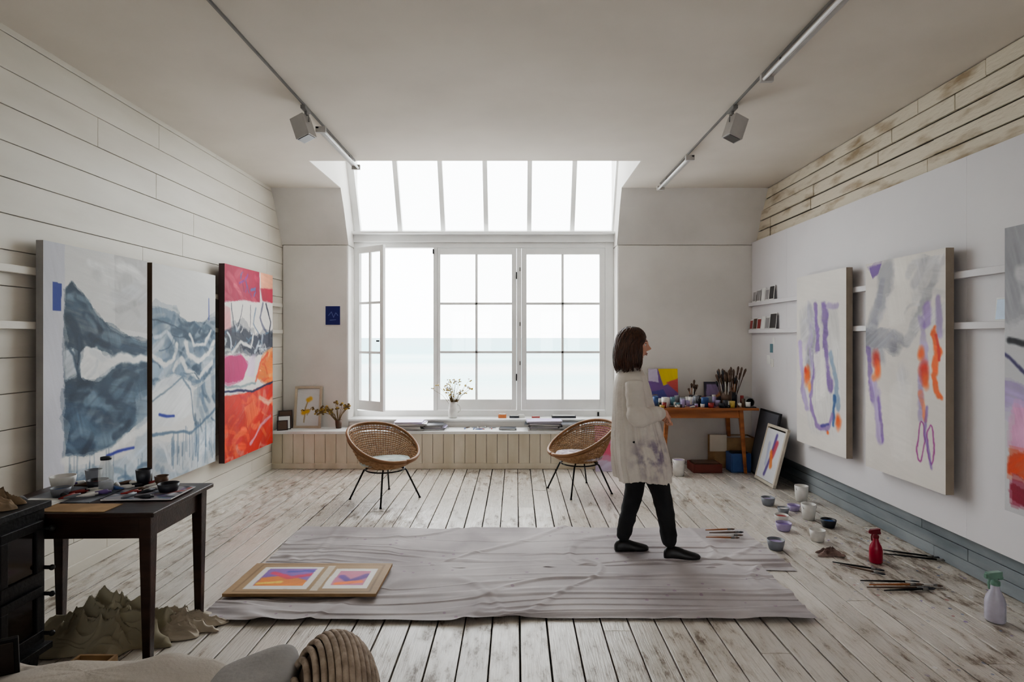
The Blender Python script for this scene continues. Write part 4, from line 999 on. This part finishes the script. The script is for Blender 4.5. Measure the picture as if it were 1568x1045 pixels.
def crate(x0,x1,y0,y1,z0,z1,m,t=.012):
    b=B(); b.box((x0,y0,z0),(x1,y1,z0+t),m); b.box((x0,y0,z0+t),(x0+t,y1,z1),m); b.box((x1-t,y0,z0+t),(x1,y1,z1),m); b.box((x0+t,y0,z0+t),(x1-t,y0+t,z1),m); b.box((x0+t,y1-t,z0+t),(x1-t,y1,z1),m); return b
b=crate(2.03,2.36,6.50,6.75,.001,.10,mat('red_brown_wood',c(112,52,44),.5)); b.box((2.06,6.53,.015),(2.33,6.72,.11),PAL['brown']); b.build('wooden_box',bevel=.003)
b=crate(2.47,2.70,6.52,6.70,.001,.22,PAL['blue']); b.box((2.5,6.55,.015),(2.67,6.67,.23),PAL['dark']); b.build('storage_tub',bevel=.006)
b=crate(2.36,2.85,6.76,7.0,.001,.36,M_card); b.box((2.38,6.78,.02),(2.83,6.98,.35),PAL['white']); b.box((2.30,6.74,.20),(2.50,6.76,.40),M_linen,T(0,0,0)); b.build('cardboard_box',bevel=.003)
b=B(); b.box((1.36,6.80,.001),(1.75,6.98,.16),PAL['white']); b.box((1.38,6.78,.16),(1.74,6.98,.175),M_track); b.build('storage_box',bevel=.006)

def card(b,y,z,w,h,m,x=2.876):
    M=MR(y,z,x,-.10); b.box((0,0,0),(w,.003,h),m,M)
b=B()
dk=cmat('photo_dark',(60,58,60)); md=cmat('photo_grey',(150,148,150))
for (y,w,h,m) in ((6.92,.09,.13,md),(6.80,.09,.14,md),(6.68,.10,.15,M_paper),(6.57,.09,.13,md),(6.47,.12,.16,dk)):
    card(b,y,1.981,w,h,M_paper); card(b,y-.01,1.991,w-.02,h-.02,m,2.8745)
b.build('postcards')
b=B()
for (y,w,h,m) in ((7.0,.08,.12,PAL['red']),(6.90,.10,.14,PAL['brown']),(6.79,.10,.13,PAL['red']),(6.68,.10,.15,M_paper),(6.57,.10,.14,md),(6.46,.16,.18,dk),(3.42,.10,.14,cmat('pale_blue_card',(180,200,224)))):
    card(b,y,1.651,w,h,M_paper); card(b,y-.008,1.66,w-.016,h-.02,m,2.8745)
b.build('postcards.001')
b=B()
for (y,z,w,h,m) in ((6.52,1.38,.07,.10,PAL['teal']),(6.45,1.48,.05,.07,M_paper),(6.60,1.25,.09,.1,M_paper),(6.50,1.22,.07,.09,PAL['white'])):
    b.box((2.911,y-w,z),(2.9145,y,z+h),m)
b.build('pinned_sketches')

zb=.448; zs=.546
def f_flower(U,V,W,H):
    p=P(U,V,W,H,(206,208,208)); p.stroke([(.35,.9),(.4,.5),(.5,.3)],.012,(150,130,80),1,.01); p.stroke([(.45,.7),(.65,.5)],.01,(150,130,80),1,.01); p.stroke([(.3,.65),(.5,.6)],.05,(200,160,60),1,.01); p.stroke([(.5,.3),(.6,.26)],.05,(210,170,70),1,.01); return p
fp2=empty('framed_print'); o=painting('artwork',T(-2.68,6.935,zb+.025,0,-.13),.27,.45,.006,f_flower,40,60); o.parent=fp2
b=B(); Mp=T(-2.71,6.93,zb,0,-.13); Fw2=mat('oak_frame',c(190,178,158),.5)
for q in (((0,-.01,0),(.33,.02,.028)),((0,-.01,.48),(.33,.02,.508)),((0,-.01,.028),(.028,.02,.48)),((.302,-.01,.028),(.33,.02,.48))): b.box(q[0],q[1],Fw2,Mp)
b.build('frame',fp2,.002)
b=B()
for i,(x,y,a,w_,h_) in enumerate(((-2.86,6.86,.5,.16,.22),(-2.84,6.78,.45,.15,.17),(-2.82,6.72,.5,.12,.12))):
    M=T(x,y,zb,a,-.15); b.box((0,0,0),(w_,.012,h_),M_mahog,M); b.box((.012,-.003,.012),(w_-.012,0,h_-.012),M_paper if i%2 else PAL['brown'],M)
b.build('small_frames')
M_stem=mat('dry_stem',c(118,100,66),.8); M_yel=mat('dry_flower',c(180,152,76),.8)
b=B(); r=random.Random(4)
vessel(b,-2.16,6.93,zb,.04,.10,'brown','dark',.8,.9)
for i in range(9):
    a=r.uniform(2.0,4.3); l=r.uniform(.18,.50); p0=Vector((-2.16,6.92,zb+.06)); pts=[p0+Vector((math.cos(a)*l*t,-abs(math.sin(a))*.10*t,.18*math.sin(t*2.2)+.02*math.sin(t*9+i))) for t in (0,.25,.5,.75,1)]
    b.tube(pts,[.004,.003,.0025,.002,.0015],M_stem,5)
    for t in (2,3,4):
        for q in range(3): b.sphere(pts[t]+Vector((r.uniform(-.02,.02),r.uniform(-.01,.01),r.uniform(-.02,.02))),(.014,.008,.009),M_yel if (i+q)%3==0 else M_stem,8,6)
for i in range(9):
    a=r.uniform(-.6,.9); pts=[Vector((-2.16,6.93,zb+.06)),Vector((-2.14+.05*a,6.9,zb+.16)),Vector((-2.10+.14*a,6.88,zb+.22+.10*r.random()))]
    b.tube(pts,.003,M_stem,5)
    for q in range(3): b.sphere(pts[2]+Vector((r.uniform(-.02,.02),0,r.uniform(-.02,.02))),(.016,.012,.012),M_stem if (i+q)%3 else M_yel,8,6)
b.build('dried_flowers')
b=B(); Mv=T(-.79,7.13,zs)
b.lathe([(.045,0),(.055,.01),(.062,.06),(.052,.13),(.044,.17),(.055,.20),(.050,.20),(.040,.17),(.040,.02),(0.001,.02)],PAL['white'],28,Mv)
b.tube([(-.732,7.13,zs+.17),(-.70,7.13,zs+.15),(-.695,7.13,zs+.09),(-.728,7.13,zs+.06)],.007,PAL['white'],8)
r=random.Random(12)
for i in range(34):
    a=r.uniform(0,6.28); t=r.uniform(.1,1.0); h=r.uniform(.16,.36)
    p0=Vector((-.79,7.13,zs+.12)); p2=p0+Vector((math.cos(a)*t*.28,math.sin(a)*t*.09-.02,h)); p1=p0.lerp(p2,.5)+Vector((0,0,.04))
    b.tube([p0,p1,p2],[.003,.0024,.0016],M_stem,5)
    for k in range(3):
        q=p2+Vector((r.uniform(-.025,.025),r.uniform(-.01,.01),r.uniform(-.02,.02)))
        b.sphere(q,(.011,.011,.008),M_yel if r.random()<.5 else PAL['white'],8,6)
b.build('flower_jug')
def stack(name,x,y,z,n,seed,w=.26,d_=.2):
    b=B(); r=random.Random(seed); zz=z
    for i in range(n):
        t=r.uniform(.006,.014); M=T(x+r.uniform(-.02,.02),y+r.uniform(-.01,.01),zz,r.uniform(-.12,.12)); ww=w*r.uniform(.85,1.1)
        k=r.choice(['white','dark','grey','dark','lav'])
        b.box((-ww/2,-d_/2,0),(ww/2,d_/2,t*.15),PAL[k],M); b.box((-ww/2+.002,-d_/2+.003,t*.15),(ww/2-.002,d_/2-.002,t*.85),M_paper,M); b.box((-ww/2,-d_/2,t*.85),(ww/2,d_/2,t),PAL[k],M)
        zz+=t+.0003
    b.build(name)
stack('magazine_stack',-1.28,6.85,zb,9,1,.36,.24); stack('magazine_stack.001',-.98,6.86,zb,6,2,.24,.22); stack('magazine_stack.002',.33,6.85,zb,10,3,.38,.24); stack('magazine_stack.003',.64,6.86,zb,7,4,.22,.22)
stack('magazine_stack.004',.95,6.86,zb,8,5,.3,.22); stack('magazine_stack.005',-.1,6.84,zb,2,8,.2,.16)
b=B()
for (x,y,w_,d_,h,k) in ((-.22,7.1,.10,.07,.05,'orange'),(-.08,7.1,.12,.06,.03,'dark'),(.03,7.12,.08,.06,.04,'white'),(.2,7.12,.10,.05,.02,'red'),(.45,7.1,.3,.09,.03,'dark')):
    b.box((x,y,zs),(x+w_,y+d_,zs+h*.8),PAL[k]); b.box((x+.01,y+.01,zs+h*.8),(x+w_-.01,y+d_-.01,zs+h),PAL['white'])
b.build('paint_boxes',bevel=.003)
b=B(); r=random.Random(6)
for i in range(26):
    x=r.choice([r.uniform(-1.9,-1.55),r.uniform(-.7,-.25)]); y=r.uniform(6.74,6.95); a=r.uniform(0,3); M=T(x,y,zb+.008,a)
    b.tube([M@Vector((0,0,0)),M@Vector((.05,0,0)),M@Vector((.09,0,0))],[.004,.007,.004],PAL[r.choice(['white','grey','red','blue','dark','brown'])],6)
b.build('scattered_tools')

# ---------------------------------------------------------------- stove
e=B(); X0,X1,Y0,Y1=-2.74,-2.17,2.12,2.62
e.box((X0,Y0,.14),(X1,Y1,.77),M_iron); e.box((X0-.02,Y0-.02,.77),(X1+.025,Y1+.01,.80),M_iron); e.box((X0-.01,Y0-.01,.12),(X1+.03,Y1+.01,.15),M_iron)
for x in (X0+.04,X1-.04):
    for y in (Y0+.04,Y1-.04): legtap(e,x,y,.12,.018,.03,M_iron)
gs=mat('stove_glass',c(36,30,27),.08)
ym=(Y0+Y1)/2
for (a,bb) in ((Y0+.03,ym-.005),(ym+.005,Y1-.03)):
    for (zl,zh) in ((.45,.72),(.18,.42)):
        e.box((X1,a,zl),(X1+.02,bb,zl+.04),M_iron); e.box((X1,a,zh-.04),(X1+.02,bb,zh),M_iron); e.box((X1,a,zl+.04),(X1+.02,a+.035,zh-.04),M_iron); e.box((X1,bb-.035,zl+.04),(X1+.02,bb,zh-.04),M_iron)
        e.box((X1+.002,a+.035,zl+.04),(X1+.008,bb-.035,zh-.04),gs)
for z in (.68,.50,.38,.2): e.tube([(X1+.0,Y1-.02,z),(X1+.045,Y1-.02,z)],.009,M_iron,8); e.sphere((X1+.05,Y1-.02,z),(.013,.013,.013),M_iron,10,8)
e.lathe([(.07,0),(.07,2.5)],M_iron,24,T(-2.6,2.24,.80),cap1=True)
e.build('wood_stove',bevel=.006)
rag('crumpled_cloth.002',-2.36,2.50,.15,.09,.10,mat('brown_rag',c(150,130,106),.9,c(110,94,76),12),6.4,.80,70)
b=crate(-2.04,-1.86,2.50,2.66,.001,.07,M_card); b.build('cardboard_box.001',bevel=.002)
b=B(); b.box((-1.84,2.48,.001),(-1.60,2.64,.02),M_black); b.box((-1.83,2.49,.02),(-1.61,2.63,.032),M_iron); b.build('black_tray',bevel=.003)

# ---------------------------------------------------------------- foreground sofa, cushions
M_sofa=mat('sofa_linen',c(184,176,166),.9,c(168,160,151),4,.3,80)
def superbox(b,ctr,rad,m,pw=.35,M=None,seg=48,rings=32,fn=None):
    def f(d,q):
        sg=lambda v:math.copysign(abs(v)**pw,v)
        l=math.hypot(d.x,d.y)
        cx=sg(d.x/l)*l**pw if l>1e-6 else 0; cy=sg(d.y/l)*l**pw if l>1e-6 else 0
        v=Vector((cx*rad[0],cy*rad[1],sg(d.z)*rad[2]))
        return v+(fn(v) if fn else Vector())
    b.sphere(ctr,rad,m,seg,rings,M,fn=f)
b=B()
wr=lambda v:Vector((0,0,.03*mnoise.noise(v*5)+.010*mnoise.noise(v*14)))
superbox(b,(-1.16,1.14,.22),(.62,.46,.18),M_sofa,.3,fn=wr)
superbox(b,(-1.20,1.58,.32),(.52,.13,.30),M_sofa,.4,fn=wr,seg=90,rings=50)
superbox(b,(-1.78,1.17,.28),(.11,.42,.24),M_sofa,.4,fn=wr)
superbox(b,(-.57,1.05,.25),(.10,.40,.21),M_sofa,.4,fn=wr)
for x in (-1.74,-.62):
    for y in (.80,1.54): b.tube([(x,y,0.0),(x,y,.06)],.02,M_mahog,10)
b.build('sofa')
M_rib=mat('ribbed_knit',c(172,156,140),.9,c(140,124,110),30,.4,60)
MC=T(-.49,1.52,.580,.45,0,.25)
b=B(); b.sphere((0,0,0),(.095,.20,.135),mat('cushion_inner_fabric',c(104,90,80),.9),48,32,M=MC)
for i in range(15):
    t=-1+2*i/14; q=math.sqrt(max(0.02,1-(t*.96)**2)); ry=.215*q; rz=.150*q
    pts=[MC@Vector((t*.105,math.cos(a)*ry,math.sin(a)*rz)) for a in [k*math.pi/20 for k in range(41)]]
    b.tube(pts,.0088,M_rib,8)
b.build('ribbed_cushion')
b=B(); superbox(b,(0,0,0),(.13,.14,.045),mat('grey_cushion',c(160,156,154),.9,c(144,140,138),6,.2,60),.55,M=T(-.73,1.56,.585,.3,0,-.25)); b.build('grey_cushion')
b=B()
Mb=T(-1.42,1.60,.605,.6,.25); b.box((-.16,-.01,.0),(.02,.0,.12),M_black,Mb); b.box((-.15,-.014,.01),(.01,-.01,.11),gs,Mb); b.build('tablet_computer',bevel=.002)

# ---------------------------------------------------------------- outside: sea and beach
def sea_mat():
    m,nt,p=newmat('sea_and_surf'); L=nt.links.new
    tc=N(nt,'ShaderNodeTexCoord'); sp=N(nt,'ShaderNodeSeparateXYZ'); L(tc.outputs['Object'],sp.inputs[0])
    mp=N(nt,'ShaderNodeMapping'); mp.inputs['Scale'].default_value=(.008,.05,1); L(tc.outputs['Object'],mp.inputs[0])
    n=N(nt,'ShaderNodeTexNoise'); n.inputs['Scale'].default_value=1; n.inputs['Detail'].default_value=5; L(mp.outputs[0],n.inputs['Vector'])
    mm=N(nt,'ShaderNodeMath',operation='MULTIPLY_ADD'); mm.inputs[1].default_value=60; L(n.outputs['Fac'],mm.inputs[0]); L(sp.outputs[1],mm.inputs[2])
    mr=N(nt,'ShaderNodeMapRange'); mr.inputs['From Min'].default_value=60; mr.inputs['From Max'].default_value=660; L(mm.outputs[0],mr.inputs['Value'])
    r=N(nt,'ShaderNodeValToRGB'); e=r.color_ramp.elements; e[0].position=0; e[0].color=c(200,201,194); e[1].position=1; e[1].color=c(150,176,180)
    for ps,cc in ((.06,c(198,202,198)),(.12,c(170,197,196)),(.18,c(198,204,201)),(.26,c(156,189,189)),(.32,c(180,199,198)),(.42,c(144,179,182))):
        q=r.color_ramp.elements.new(ps); q.color=cc
    L(mr.outputs[0],r.inputs['Fac']); L(r.outputs[0],p.inputs['Base Color']); p.inputs['Roughness'].default_value=.9; p.inputs['Specular IOR Level'].default_value=.1
    return m
b=B(); b.add([(-9000,25,-6),(9000,25,-6),(9000,15000,-6),(-9000,15000,-6)],[(0,1,2,3)],sea_mat()); b.build('sea')

w_=D.worlds.new('overcast_sky'); SC.world=w_; w_.use_nodes=True
bg=w_.node_tree.nodes['Background']; bg.inputs[0].default_value=(.96,.98,1.0,1); bg.inputs[1].default_value=7.4

cam=D.cameras.new('camera'); cam.lens=20; cam.sensor_width=36; cam.shift_x=-.0038; cam.shift_y=-.0032; cam.clip_end=20000; cam.clip_start=.05
co=D.objects.new('camera',cam); co.location=(0,0,1.55); co.rotation_euler=(math.pi/2,0,0); SC.collection.objects.link(co); SC.camera=co
